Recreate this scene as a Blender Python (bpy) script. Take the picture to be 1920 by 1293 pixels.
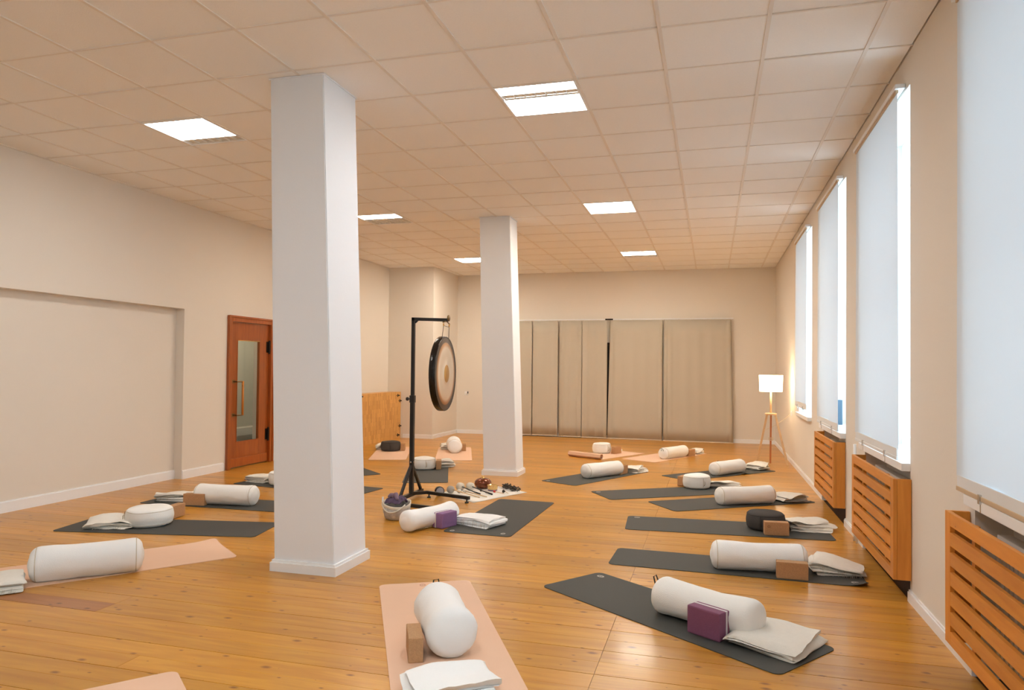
import bpy, bmesh, math, random
from mathutils import Vector, Matrix, noise
random.seed(7)
PI = math.pi
C = bpy.context.scene.collection
for o in list(bpy.data.objects): bpy.data.objects.remove(o)

# ------------------------------------------------------------------ camera, light, exposure
S = bpy.context.scene
S.view_settings.view_transform = 'Standard'
S.view_settings.look = 'None'
S.view_settings.gamma = 1.0
S.view_settings.use_curve_mapping = False
S.view_settings.exposure = 0.0
H = 3.486                       # ceiling height
cam = bpy.data.cameras.new('camera'); camo = bpy.data.objects.new('camera', cam); C.objects.link(camo)
F_PX = 1338.5
cam.sensor_width = 36.0; cam.lens = F_PX / 1920 * 36.0; cam.shift_y = 20.0 / 1920
yaw, pit, rol = -0.27314, 0.01838, 0.010
fw = Vector((math.sin(yaw) * math.cos(pit), math.cos(yaw) * math.cos(pit), math.sin(pit)))
rt = Vector((math.cos(yaw), -math.sin(yaw), 0)); up = rt.cross(fw)
r2 = rt * math.cos(rol) + up * math.sin(rol); u2 = up * math.cos(rol) - rt * math.sin(rol)
M = Matrix((r2, u2, -fw)).transposed().to_4x4(); M.translation = Vector((2.813, -4.3234, 1.4327))
camo.matrix_world = M; cam.clip_start = 0.05
S.camera = camo

DAY = 6.9                        # overcast daylight outside
w = bpy.data.worlds.new('world'); S.world = w; w.use_nodes = True
bg = w.node_tree.nodes['Background']; bg.inputs[0].default_value = (0.66, 0.84, 1.0, 1); bg.inputs[1].default_value = DAY
LAMP = 35.0                      # radiance of the ceiling lamps
LAMP_COL = (1.0, 0.965, 0.93, 1)
LAMP_FAR = (1.0, 0.89, 0.75, 1)  # the rear lamps have warmer tubes

# ------------------------------------------------------------------ materials
def mat(name, col, rough=0.6, metal=0.0, spec=0.5, bump=None, coat=0.0, var=None):
    """bump=(scale, strength), var=(scale, amount) mottles the colour."""
    m = bpy.data.materials.new(name); m.use_nodes = True
    nt = m.node_tree; b = nt.nodes['Principled BSDF']
    b.inputs['Base Color'].default_value = (*col, 1); b.inputs['Roughness'].default_value = rough
    b.inputs['Metallic'].default_value = metal; b.inputs['Specular IOR Level'].default_value = spec
    b.inputs['Coat Weight'].default_value = coat
    tc = nt.nodes.new('ShaderNodeTexCoord')
    if var:
        n = nt.nodes.new('ShaderNodeTexNoise'); n.inputs['Scale'].default_value = var[0]; n.inputs['Detail'].default_value = 4
        nt.links.new(tc.outputs['Object'], n.inputs['Vector'])
        mx = nt.nodes.new('ShaderNodeMix'); mx.data_type = 'RGBA'
        mx.inputs[6].default_value = (*[c * (1 - var[1]) for c in col], 1)
        mx.inputs[7].default_value = (*[min(1, c * (1 + var[1])) for c in col], 1)
        nt.links.new(n.outputs['Fac'], mx.inputs[0]); nt.links.new(mx.outputs[2], b.inputs['Base Color'])
    if bump:
        n = nt.nodes.new('ShaderNodeTexNoise'); n.inputs['Scale'].default_value = bump[0]; n.inputs['Detail'].default_value = 3
        nt.links.new(tc.outputs['Object'], n.inputs['Vector'])
        bp = nt.nodes.new('ShaderNodeBump'); bp.inputs['Strength'].default_value = bump[1]; bp.inputs['Distance'].default_value = 0.004
        nt.links.new(n.outputs['Fac'], bp.inputs['Height']); nt.links.new(bp.outputs['Normal'], b.inputs['Normal'])
    return m

def emit(name, col, s):
    m = bpy.data.materials.new(name); m.use_nodes = True; nt = m.node_tree; nt.nodes.clear()
    e = nt.nodes.new('ShaderNodeEmission'); e.inputs[0].default_value = col; e.inputs[1].default_value = s
    o = nt.nodes.new('ShaderNodeOutputMaterial'); nt.links.new(e.outputs[0], o.inputs[0]); return m

def wood(name, base, dark, rough=0.45, axis='Y', scale=1.0, coat=0.0, knots=True, world=False, gloss=0.5, knot_col=None):
    """Pine: grain along the given axis, knots, per-object tone."""
    m = bpy.data.materials.new(name); m.use_nodes = True; nt = m.node_tree; N = nt.nodes; Lk = nt.links
    b = N['Principled BSDF']; b.inputs['Roughness'].default_value = rough; b.inputs['Coat Weight'].default_value = coat
    b.inputs['Coat Roughness'].default_value = 0.12; b.inputs['Specular IOR Level'].default_value = gloss
    oi = N.new('ShaderNodeObjectInfo')
    if world: src = N.new('ShaderNodeNewGeometry').outputs['Position']
    else: src = N.new('ShaderNodeTexCoord').outputs['Object']
    ad = N.new('ShaderNodeVectorMath'); ad.operation = 'ADD'; Lk.new(src, ad.inputs[0])
    ml = N.new('ShaderNodeMath'); ml.operation = 'MULTIPLY'; ml.inputs[1].default_value = 37.0; Lk.new(oi.outputs['Random'], ml.inputs[0])
    cb = N.new('ShaderNodeCombineXYZ'); Lk.new(ml.outputs[0], cb.inputs[0]); Lk.new(ml.outputs[0], cb.inputs[1]); Lk.new(ml.outputs[0], cb.inputs[2])
    Lk.new(cb.outputs[0], ad.inputs[1])
    mp = N.new('ShaderNodeMapping'); s = [9.0, 9.0, 9.0]; s['XYZ'.index(axis)] = 0.9
    mp.inputs['Scale'].default_value = [k * scale for k in s]; Lk.new(ad.outputs[0], mp.inputs['Vector'])
    g = N.new('ShaderNodeTexNoise'); g.inputs['Scale'].default_value = 2.2; g.inputs['Detail'].default_value = 6; g.inputs['Distortion'].default_value = 0.6
    Lk.new(mp.outputs[0], g.inputs['Vector'])
    rp = N.new('ShaderNodeValToRGB'); rp.color_ramp.elements[0].position = 0.32; rp.color_ramp.elements[1].position = 0.72
    rp.color_ramp.elements[0].color = (*dark, 1); rp.color_ramp.elements[1].color = (*base, 1); Lk.new(g.outputs['Fac'], rp.inputs[0])
    col = rp.outputs[0]
    if knots:
        mk = N.new('ShaderNodeMapping'); ks = [8.0, 8.0, 8.0]; ks['XYZ'.index(axis)] = 4.4
        mk.inputs['Scale'].default_value = [k * scale for k in ks]; Lk.new(ad.outputs[0], mk.inputs['Vector'])
        v = N.new('ShaderNodeTexVoronoi'); v.inputs['Scale'].default_value = 1.0; Lk.new(mk.outputs[0], v.inputs['Vector'])
        if world: v.voronoi_dimensions = '2D'
        kr = N.new('ShaderNodeValToRGB'); e = kr.color_ramp.elements; e[0].position = 0.03; e[0].color = (1, 1, 1, 1); e[1].position = 0.11; e[1].color = (0, 0, 0, 1)
        sc = N.new('ShaderNodeSeparateColor'); Lk.new(v.outputs['Color'], sc.inputs[0])
        pw = N.new('ShaderNodeMath'); pw.operation = 'POWER'; pw.inputs[1].default_value = 2.5; Lk.new(sc.outputs[0], pw.inputs[0])
        ma = N.new('ShaderNodeMath'); ma.operation = 'MULTIPLY_ADD'; ma.inputs[1].default_value = 1.3; ma.inputs[2].default_value = .12; Lk.new(pw.outputs[0], ma.inputs[0])
        dv = N.new('ShaderNodeMath'); dv.operation = 'DIVIDE'; Lk.new(v.outputs['Distance'], dv.inputs[0]); Lk.new(ma.outputs[0], dv.inputs[1])
        Lk.new(dv.outputs[0], kr.inputs[0])
        mx = N.new('ShaderNodeMix'); mx.data_type = 'RGBA'; Lk.new(kr.outputs[0], mx.inputs[0]); Lk.new(col, mx.inputs[6])
        mx.inputs[7].default_value = (*(knot_col or [c * 0.35 for c in dark]), 1); col = mx.outputs[2]
    hv = N.new('ShaderNodeHueSaturation'); mr = N.new('ShaderNodeMapRange'); mr.inputs['To Min'].default_value = 0.86; mr.inputs['To Max'].default_value = 1.12
    Lk.new(oi.outputs['Random'], mr.inputs['Value']); Lk.new(mr.outputs[0], hv.inputs['Value']); Lk.new(col, hv.inputs['Color'])
    Lk.new(hv.outputs[0], b.inputs['Base Color'])
    bp = N.new('ShaderNodeBump'); bp.inputs['Strength'].default_value = 0.08; bp.inputs['Distance'].default_value = 0.002
    Lk.new(g.outputs['Fac'], bp.inputs['Height']); Lk.new(bp.outputs[0], b.inputs['Normal'])
    return m

WALL = mat('wall_paint', (0.81, 0.76, 0.685), 0.85, bump=(60, 0.15), var=(0.8, 0.012))
WALLW = mat('pillar_paint', (0.88, 0.91, 0.96), 0.8, bump=(60, 0.12))
TRIM = mat('white_gloss_trim', (0.93, 0.94, 0.96), 0.35)
TILE = mat('ceiling_tile', (0.95, 0.94, 0.92), 0.9, bump=(140, 0.35), var=(90, 0.03))
GRID = mat('ceiling_grid', (0.85, 0.80, 0.74), 0.6)
SLAB = mat('grey_slab', (0.45, 0.44, 0.42), 0.9)
FLOOR = wood('pine_floor', (0.64, 0.31, 0.036), (0.51, 0.215, 0.022), 0.30, 'X', 1.0, coat=0.16, world=True, gloss=0.42, knot_col=(0.25, 0.085, 0.012))
FLOORD = wood('pine_floor_reddish', (0.50, 0.20, 0.045), (0.40, 0.14, 0.03), 0.30, 'X', 1.0, coat=0.16, world=True, gloss=0.42, knot_col=(0.15, 0.05, 0.01))
GAP = mat('floor_gap', (0.10, 0.05, 0.02), 0.9)
CLAD = wood('pine_radiator_cover', (0.78, 0.32, 0.050), (0.66, 0.24, 0.032), 0.45, 'Y', 1.3)
CLADV = wood('pine_upright', (0.78, 0.32, 0.050), (0.66, 0.24, 0.032), 0.45, 'Z', 1.3)
DOORW = wood('varnished_door', (0.45, 0.115, 0.018), (0.35, 0.078, 0.012), 0.3, 'Z', 1.5, coat=0.4, knots=False)
LEGW = wood('beech', (0.80, 0.58, 0.34), (0.72, 0.49, 0.27), 0.45, 'Z', 2.0, knots=False)
LEGR = wood('reddish_beech', (0.55, 0.20, 0.07), (0.45, 0.15, 0.05), 0.45, 'Z', 2.0, knots=False)
DARKM = mat('black_metal', (0.018, 0.018, 0.02), 0.38, 0.3)
IRON = mat('dark_iron', (0.03, 0.022, 0.018), 0.4, 0.7)
BRASS = mat('brass', (0.75, 0.52, 0.22), 0.25, 1.0)
OLDBR = mat('aged_brass', (0.22, 0.14, 0.06), 0.4, 0.8)
STEEL = mat('steel', (0.6, 0.6, 0.6), 0.25, 1.0)
MATG = mat('grey_rubber', (0.055, 0.057, 0.052), 0.7, bump=(220, 0.25), var=(14, 0.06))
MATG2 = mat('grey_rubber_underside', (0.05, 0.047, 0.042), 0.8)
MATP = mat('peach_rubber', (0.82, 0.54, 0.375), 0.7, bump=(220, 0.2), var=(10, 0.02))
MATP2 = mat('peach_rubber_underside', (0.80, 0.48, 0.32), 0.8)
COTTON = mat('undyed_cotton', (0.93, 0.93, 0.90), 0.95, bump=(260, 0.35), spec=0.15)
COTW = mat('pale_cotton', (0.94, 0.95, 0.95), 0.95, bump=(260, 0.35), spec=0.15)
WOOL = mat('cream_blanket', (0.84, 0.81, 0.74), 0.98, bump=(180, 0.6), spec=0.1, var=(30, 0.04))
WOOLD = mat('blanket_fringe', (0.66, 0.60, 0.50), 0.98)
PIPE = mat('cotton_piping', (0.66, 0.60, 0.50), 0.9)
CHAR = mat('charcoal_cotton', (0.085, 0.077, 0.072), 0.95, bump=(260, 0.35), spec=0.15)
CHARP = mat('charcoal_piping', (0.035, 0.03, 0.028), 0.9)
CORK = mat('cork', (0.50, 0.285, 0.14), 0.85, bump=(160, 0.5), var=(120, 0.22))
CORKD = mat('burnt_cork_mark', (0.25, 0.10, 0.04), 0.85)
PURP = mat('purple_foam', (0.23, 0.080, 0.155), 0.75, bump=(150, 0.2), var=(60, 0.08))
PURPL = mat('lavender_foam', (0.27, 0.14, 0.30), 0.75, bump=(150, 0.2), var=(60, 0.08))
STRIPE = mat('white_foam', (0.8, 0.74, 0.76), 0.8)
MARK = mat('pale_print', (0.45, 0.43, 0.40), 0.6)
MARKP = mat('dark_peach_print', (0.62, 0.33, 0.22), 0.6)
CURT = mat('beige_curtain', (0.57, 0.52, 0.43), 0.95, bump=(300, 0.3), spec=0.1, var=(3, 0.02))
HEM = mat('curtain_hem', (0.70, 0.62, 0.50), 0.95)
DARK = mat('gap_darkness', (0.012, 0.01, 0.009), 0.8)
PLYW = mat('plywood_base', (0.56, 0.28, 0.08), 0.5)
LOUV = mat('louvre_metal', (0.86, 0.83, 0.77), 0.5, 0.0)
GREYR = mat('radiator_enamel', (0.80, 0.78, 0.74), 0.5)
BULB = emit('lamp_panel', LAMP_COL, LAMP); BULBF = emit('lamp_panel_warm', LAMP_FAR, LAMP * 1.7)
SHADE = emit('lit_lampshade', (1.0, 0.74, 0.45, 1), 14.0)

def cloth_translucent(name, col, tr):
    m = bpy.data.materials.new(name); m.use_nodes = True; nt = m.node_tree; nt.nodes.clear()
    d = nt.nodes.new('ShaderNodeBsdfDiffuse'); t = nt.nodes.new('ShaderNodeBsdfTranslucent'); x = nt.nodes.new('ShaderNodeMixShader')
    o = nt.nodes.new('ShaderNodeOutputMaterial'); d.inputs[0].default_value = (*col, 1); t.inputs[0].default_value = (*col, 1)
    x.inputs[0].default_value = tr
    nt.links.new(d.outputs[0], x.inputs[1]); nt.links.new(t.outputs[0], x.inputs[2]); nt.links.new(x.outputs[0], o.inputs[0]); return m
BLIND = cloth_translucent('blind_cloth', (0.75, 0.82, 0.89), 0.10)
BLINDH = mat('blind_hem', (0.80, 0.82, 0.84), 0.8)
BLINDW = mat('blind_batten', (0.62, 0.46, 0.30), 0.6)

def glass(name):
    m = bpy.data.materials.new(name); m.use_nodes = True; nt = m.node_tree; nt.nodes.clear()
    t = nt.nodes.new('ShaderNodeBsdfTransparent'); g = nt.nodes.new('ShaderNodeBsdfGlossy'); g.inputs['Roughness'].default_value = 0.02
    f = nt.nodes.new('ShaderNodeFresnel'); f.inputs[0].default_value = 1.5; x = nt.nodes.new('ShaderNodeMixShader'); o = nt.nodes.new('ShaderNodeOutputMaterial')
    t.inputs[0].default_value = (0.93, 0.96, 0.95, 1)
    ge = nt.nodes.new('ShaderNodeNewGeometry'); iv = nt.nodes.new('ShaderNodeMath'); iv.operation = 'SUBTRACT'; iv.inputs[0].default_value = 1.0
    mu = nt.nodes.new('ShaderNodeMath'); mu.operation = 'MULTIPLY'; nt.links.new(ge.outputs['Backfacing'], iv.inputs[1])   # reflect once, on the outer faces of the pane
    nt.links.new(f.outputs[0], mu.inputs[0]); nt.links.new(iv.outputs[0], mu.inputs[1]); nt.links.new(mu.outputs[0], x.inputs[0])
    nt.links.new(t.outputs[0], x.inputs[1]); nt.links.new(g.outputs[0], x.inputs[2]); nt.links.new(x.outputs[0], o.inputs[0]); return m
GLASS = glass('window_glass')

def gong_mat():
    m = bpy.data.materials.new('gong_bronze'); m.use_nodes = True; nt = m.node_tree; N = nt.nodes; b = N['Principled BSDF']
    b.inputs['Metallic'].default_value = 0.75; b.inputs['Roughness'].default_value = 0.42
    tc = N.new('ShaderNodeTexCoord'); sp = N.new('ShaderNodeSeparateXYZ'); nt.links.new(tc.outputs['Object'], sp.inputs[0])
    cb = N.new('ShaderNodeCombineXYZ'); nt.links.new(sp.outputs[1], cb.inputs[1]); nt.links.new(sp.outputs[2], cb.inputs[2])
    ln = N.new('ShaderNodeVectorMath'); ln.operation = 'LENGTH'; nt.links.new(cb.outputs[0], ln.inputs[0])
    mr = N.new('ShaderNodeMapRange'); mr.inputs['From Max'].default_value = 0.41; nt.links.new(ln.outputs['Value'], mr.inputs['Value'])
    r = N.new('ShaderNodeValToRGB'); nt.links.new(mr.outputs[0], r.inputs[0]); e = r.color_ramp.elements
    e[0].position = 0.0; e[0].color = (0.55, 0.34, 0.12, 1); e[1].position = 1.0; e[1].color = (0.12, 0.09, 0.07, 1)
    for p, c in ((0.228, (0.55, 0.34, 0.12, 1)), (0.238, (0.80, 0.72, 0.62, 1)), (0.68, (0.78, 0.69, 0.58, 1)), (0.76, (0.55, 0.33, 0.18, 1)), (0.815, (0.40, 0.22, 0.11, 1)), (0.83, (0.13, 0.10, 0.08, 1))):
        k = e.new(p); k.color = c
    nt.links.new(r.outputs[0], b.inputs['Base Color']); return m
GONG = gong_mat()
RIMM = mat('gong_rim_lacquer', (0.03, 0.028, 0.026), 0.22, 0.8, bump=(40, 0.6))
FABR = mat('grey_patterned_fabric', (0.50, 0.46, 0.42), 0.95, var=(24, 0.75))
FELT = mat('cream_felt', (0.72, 0.66, 0.56), 0.98, bump=(200, 0.5))
FELTG = mat('grey_felt', (0.42, 0.38, 0.33), 0.98, bump=(200, 0.5))
PCLOTH = mat('purple_cloth', (0.10, 0.065, 0.12), 0.95, bump=(200, 0.3))
PCLOTHL = mat('pale_purple_cloth', (0.24, 0.17, 0.24), 0.95, bump=(200, 0.3))
BOWLM = mat('brown_bronze_bowl', (0.20, 0.055, 0.022), 0.22, 0.65, coat=0.3)
SEED = mat('dark_seed_pods', (0.035, 0.025, 0.018), 0.5)
RED = mat('red_wrap', (0.5, 0.03, 0.03), 0.6)
SLATE = mat('slate_blue_plastic', (0.06, 0.10, 0.14), 0.4)
WHITEP = mat('white_plastic', (0.8, 0.8, 0.8), 0.4)

# ------------------------------------------------------------------ mesh helpers
def link(name, bm, m, parent=None, smooth=False, loc=None, rotz=0.0):
    me = bpy.data.meshes.new(name); bmesh.ops.recalc_face_normals(bm, faces=bm.faces); bm.to_mesh(me); bm.free()
    for mm in (m if isinstance(m, (list, tuple)) else [m]): me.materials.append(mm)
    if smooth:
        for p in me.polygons: p.use_smooth = True
    o = bpy.data.objects.new(name, me); C.objects.link(o)
    if parent: o.parent = parent
    if loc is not None: o.location = loc
    o.rotation_euler = (0, 0, rotz)
    return o
def sharp(o, ang=35):
    o.data.set_sharp_from_angle(angle=math.radians(ang)); return o
def B(): return bmesh.new()
def box(bm, x0, x1, y0, y1, z0, z1, mi=0, bev=0.0):
    v = [bm.verts.new((x, y, z)) for x in (x0, x1) for y in (y0, y1) for z in (z0, z1)]
    fs = [bm.faces.new([v[i] for i in q]) for q in ((0, 1, 3, 2), (4, 6, 7, 5), (0, 4, 5, 1), (2, 3, 7, 6), (0, 2, 6, 4), (1, 5, 7, 3))]
    for f in fs: f.material_index = mi
    if bev:
        es = {e for f in fs for e in f.edges}
        bmesh.ops.bevel(bm, geom=list(es), offset=bev, segments=2, profile=0.6, affect='EDGES')
    return bm
def bx(*a, **k): return box(B(), *a, **k)
def tube(bm, pts, r, seg=8, cap=True, mi=0):
    pts = [Vector(p) for p in pts]; rings = []
    rr = r if isinstance(r, (list, tuple)) else [r] * len(pts)
    pn = None
    for i, p in enumerate(pts):
        d = (pts[min(i + 1, len(pts) - 1)] - pts[max(i - 1, 0)]).normalized()
        if pn is None:
            a = Vector((0, 0, 1)) if abs(d.z) < 0.9 else Vector((1, 0, 0)); n = d.cross(a).normalized()
        else:
            n = (pn - d * pn.dot(d)).normalized()
        pn = n; b = d.cross(n)
        rings.append([bm.verts.new(p + (n * math.cos(t * 2 * PI / seg) + b * math.sin(t * 2 * PI / seg)) * rr[i]) for t in range(seg)])
    for a, b in zip(rings, rings[1:]):
        for t in range(seg):
            f = bm.faces.new((a[t], a[(t + 1) % seg], b[(t + 1) % seg], b[t])); f.material_index = mi
    if cap:
        bm.faces.new(rings[0][::-1]).material_index = mi; bm.faces.new(rings[-1]).material_index = mi
    return bm
def bar(bm, p, q, w, h):
    """square tube between two points."""
    p, q = Vector(p), Vector(q); d = (q - p).normalized()
    a = Vector((0, 0, 1)) if abs(d.z) < 0.9 else Vector((1, 0, 0))
    n = d.cross(a).normalized(); b = n.cross(d)
    v = [bm.verts.new(e + n * sx * w / 2 + b * sy * h / 2) for e in (p, q) for sx, sy in ((-1, -1), (1, -1), (1, 1), (-1, 1))]
    for qd in ((0, 1, 2, 3), (7, 6, 5, 4), (0, 4, 5, 1), (1, 5, 6, 2), (2, 6, 7, 3), (3, 7, 4, 0)): bm.faces.new([v[i] for i in qd])
    return bm
def lathe(bm, prof, seg=24, axis='Z', off=(0, 0, 0), fn=None, close=True):
    rings = []
    for r, z in prof:
        if r < 1e-6: rings.append([bm.verts.new((0, 0, z))])
        else: rings.append([bm.verts.new((r * math.cos(2 * PI * t / seg), r * math.sin(2 * PI * t / seg), z)) for t in range(seg)])
    for a, b in zip(rings, rings[1:]):
        for t in range(seg):
            t2 = (t + 1) % seg
            if len(a) == 1 and len(b) == 1: continue
            if len(a) == 1: bm.faces.new((a[0], b[t], b[t2]))
            elif len(b) == 1: bm.faces.new((a[t], a[t2], b[0]))
            else: bm.faces.new((a[t], a[t2], b[t2], b[t]))
    for ring in rings:
        for v in ring:
            p = v.co.copy()
            if fn: p = Vector(fn(p))
            if axis == 'X': p = Vector((p.z, p.x, p.y))
            elif axis == 'Y': p = Vector((p.x, p.z, p.y))
            v.co = p + Vector(off)
    return bm
def torus(bm, R, r, seg=28, sub=6, axis='Z', off=(0, 0, 0), fn=None):
    g = []
    for i in range(seg):
        a = 2 * PI * i / seg
        g.append([])
        for j in range(sub):
            b = 2 * PI * j / sub; p = Vector(((R + r * math.cos(b)) * math.cos(a), (R + r * math.cos(b)) * math.sin(a), r * math.sin(b)))
            if fn: p = Vector(fn(p))
            if axis == 'X': p = Vector((p.z, p.x, p.y))
            elif axis == 'Y': p = Vector((p.x, p.z, p.y))
            g[-1].append(bm.verts.new(p + Vector(off)))
    for i in range(seg):
        for j in range(sub): bm.faces.new((g[i][j], g[(i + 1) % seg][j], g[(i + 1) % seg][(j + 1) % sub], g[i][(j + 1) % sub]))
    return bm

def empty(name, loc=(0, 0, 0), rotz=0.0):
    o = bpy.data.objects.new(name, None); C.objects.link(o); o.location = loc; o.rotation_euler = (0, 0, rotz); o.empty_display_size = 0.05; return o
def tag(o, label, cat, group=None):
    o['label'] = label; o['category'] = cat
    if group: o['group'] = group
    return o
def struct(o): o['kind'] = 'structure'; return o
def copy_tree(o, parent=None):
    c = o.copy(); C.objects.link(c)
    if parent: c.parent = parent
    for ch in list(o.children): copy_tree(ch, c)
    return c

# ------------------------------------------------------------------ room shell
XR, XL, XN, YB, YF = 4.02, -3.62, -3.74, 10.60, -7.0
# floor: base slab and pine boards laid across the room
fl = struct(link('floor', bx(XL - 0.3, XR + 0.3, YF, YB + 0.3, -0.12, -0.02), GAP))
PW = 0.1475; y = YF; row = 0; boards = {}
rng = random.Random(3)
ends = {}
bm0 = B(); yy = YF
while yy < -2.0:                                     # boards out of sight behind the camera: one mesh
    box(bm0, XL - 0.12, XR, yy + 0.0006, yy + PW - 0.0006, -0.02, 0.0); yy += PW
o = link('floorboard', bm0, FLOOR, fl); o['kind'] = 'stuff'
SEAM = 2.285
meshes = {}
def board_mesh(x0, x1, wide, w):
    k = (round(x0, 3), round(x1, 3), wide, w)
    if k not in meshes:
        g0, g1 = 0.0003, (0.0028 if wide else 0.0003); bm = B()
        bv = 0.0004 if not wide else 0.0014; prof = [(g0, -bv * .8), (g0 + bv, 0.0), (w - g1 - bv, 0.0), (w - g1, -bv * .8)]
        a = [bm.verts.new((x0 + 0.001, p, z)) for p, z in prof]; b = [bm.verts.new((x1 - 0.001, p, z)) for p, z in prof]
        a0 = [bm.verts.new((x0 + 0.001, g0, -0.02)), bm.verts.new((x0 + 0.001, w - g1, -0.02))]; b0 = [bm.verts.new((x1 - 0.001, g0, -0.02)), bm.verts.new((x1 - 0.001, w - g1, -0.02))]
        for i in range(3): bm.faces.new((a[i], a[i + 1], b[i + 1], b[i]))
        bm.faces.new((a0[0], a[0], b[0], b0[0])); bm.faces.new((a[3], a0[1], b0[1], b[3])); bm.faces.new((a0[0], a0[1], a[3], a[2], a[1], a[0])); bm.faces.new((b0[0], b[0], b[1], b[2], b[3], b0[1]))
        me = bpy.data.meshes.new('floorboard'); bmesh.ops.recalc_face_normals(bm, faces=bm.faces); bm.to_mesh(me); bm.free(); me.materials.append(FLOOR); meshes[k] = me
    return meshes[k]
def board(x0, x1, yb, wide, w=PW, dark=False):
    o = bpy.data.objects.new('floorboard', board_mesh(x0, x1, wide, w)); C.objects.link(o); o.parent = fl; o.location = (0, yb, 0)
    if dark: o.material_slots[0].link = 'OBJECT'; o.material_slots[0].material = FLOORD
k = 0
while yy < YB:
    w_ = min(PW, YB + 0.1 - yy); wide = k % 2 == 0
    if -1.05 < yy < -0.75: cuts = [XL - 0.12, -0.63, SEAM, XR]
    elif k % 7 == 3: cuts = [XL - 0.12, (-1.6, 0.9, -2.4, 0.1)[k % 4], SEAM, XR]
    else: cuts = [XL - 0.12, SEAM, XR]
    for a, b in zip(cuts, cuts[1:]): board(a, b, yy, wide, round(w_, 4), dark=(a < -3 and b == -.63 and k % 2 == 1))
    yy += PW; k += 1

# ceiling: slab, grid and tiles
ce = struct(link('ceiling', bx(XL - 0.3, XR + 0.3, YF, YB + 0.3, H + 0.10, H + 0.25), SLAB))
cols = [XL] + [i * 0.625 for i in range(-5, 7)] + [XR]
rows = [j * 0.625 for j in range(-3, 17)] + [YB]
lights = {(-3, 1): 'far', (2, 1): 'mid', (-3, 7): 'near', (2, 7): 'full', (-3, 13): 'top', (2, 13): 'far2', (-3, -5): 'near', (2, -5): 'full'}
gm = B()
for x in cols[1:-1]: box(gm, x - 0.012, x + 0.012, YF, YB, H - 0.002, H + 0.03)
yj = -11 * 0.625
while yj < YB: box(gm, XL, XR, yj - 0.007, yj + 0.007, H - 0.0015, H + 0.03); yj += 0.625
for x in (XL, XR): box(gm, x - 0.001 if x > 0 else x, x if x > 0 else x + 0.02, YF, YB, H - 0.004, H + 0.03)
link('ceiling_grid', gm, GRID, ce)
tm = {}
def tile(x0, x1, y0, y1):
    k = (round(x1 - x0, 3), round(y1 - y0, 3))
    if k not in tm:
        bm = bx(0.010, k[0] - 0.010, 0.006, k[1] - 0.006, 0.0, 0.018)
        me = bpy.data.meshes.new('ceiling_tile'); bmesh.ops.recalc_face_normals(bm, faces=bm.faces); bm.to_mesh(me); bm.free(); me.materials.append(TILE); tm[k] = me
    o = bpy.data.objects.new('ceiling_tile', tm[k]); C.objects.link(o); o.parent = ce
    o.location = (x0, y0, H + 0.002 + rng.uniform(0, 0.003)); o.rotation_euler = (rng.uniform(-.002, .002), rng.uniform(-.002, .002), 0)
for ci in range(len(cols) - 1):
    for ri in range(len(rows) - 1):
        i, j = ci - 6, ri - 3
        if (i, j) in lights: continue
        tile(cols[ci], cols[ci + 1], rows[ri], rows[ri + 1])
bm = B()
for ci in range(len(cols) - 1):                      # tiles behind the camera: one mesh
    for j in range(-11, -3):
        if (ci - 6, j) in lights: continue
        box(bm, cols[ci] + .01, cols[ci + 1] - .01, j * .625 + .006, j * .625 + .619, H + .002, H + .018)
o = link('ceiling_tile', bm, TILE, ce); o['kind'] = 'stuff'

# ceiling lights
LL = {(-3, 1): 'square louvred ceiling lamp left of the front pillar, nearest of the left row',
      (2, 1): 'square ceiling lamp showing a louvre strip between two glowing bands',
      (-3, 7): 'ceiling lamp half hidden by the front pillar with grey louvre showing',
      (2, 7): 'fully glowing square ceiling lamp, second of the right row',
      (-3, 13): 'distant ceiling lamp partly hidden by the rear pillar',
      (2, 13): 'small distant ceiling lamp right of the rear pillar, third of right row',
      (-3, -5): 'square ceiling lamp behind the camera over the left side', (2, -5): 'square ceiling lamp behind the camera over the right side'}
for (i, j), kind in lights.items():
    t = tag(empty('ceiling_light', (i * .625, j * .625, H)), LL[(i, j)], 'ceiling light', 'ceiling lamps set into the tile grid')
    fr = B()
    for a in ((.008, .617, .008, .022), (.008, .617, .603, .617), (.008, .022, .022, .603), (.603, .617, .022, .603)): box(fr, *a, -0.004, 0.07)
    box(fr, .008, .617, .008, .617, 0.07, 0.075)
    link('housing', fr, TRIM, t)
    lit = {'far': [(.022, .47)], 'mid': [(.022, .165), (.275, .603)], 'near': [(.022, .27)], 'full': [(.022, .603)], 'top': [(.14, .603)], 'far2': [(.022, .42)]}[kind]
    dark = {'far': (.475, .602), 'mid': (.17, .27), 'near': (.275, .602), 'top': (.023, .135), 'far2': (.425, .602)}.get(kind)
    for a, b in lit: link('diffuser', bx(.022, .603, a, b, 0.002, 0.008), BULBF if j > 5 else BULB, t)
    if dark:
        lv = B(); a, b = dark
        n = 1 if b - a < .15 else 3
        for q in range(n + 1):
            yq = a + (b - a) * q / n; box(lv, .024, .601, yq - .002 if q else yq, yq + .002 if q < n else yq, 0.0, 0.015)
        lo = link('louvre', lv, LOUV, t)
        for q in range(8):
            xq = .03 + q * .0805; link('blade', bx(xq, xq + .003, a, b, 0.001, 0.015), LOUV, lo)
        link('reflector', bx(.024, .601, a, b, 0.016, 0.02), LOUV, t)

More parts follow.
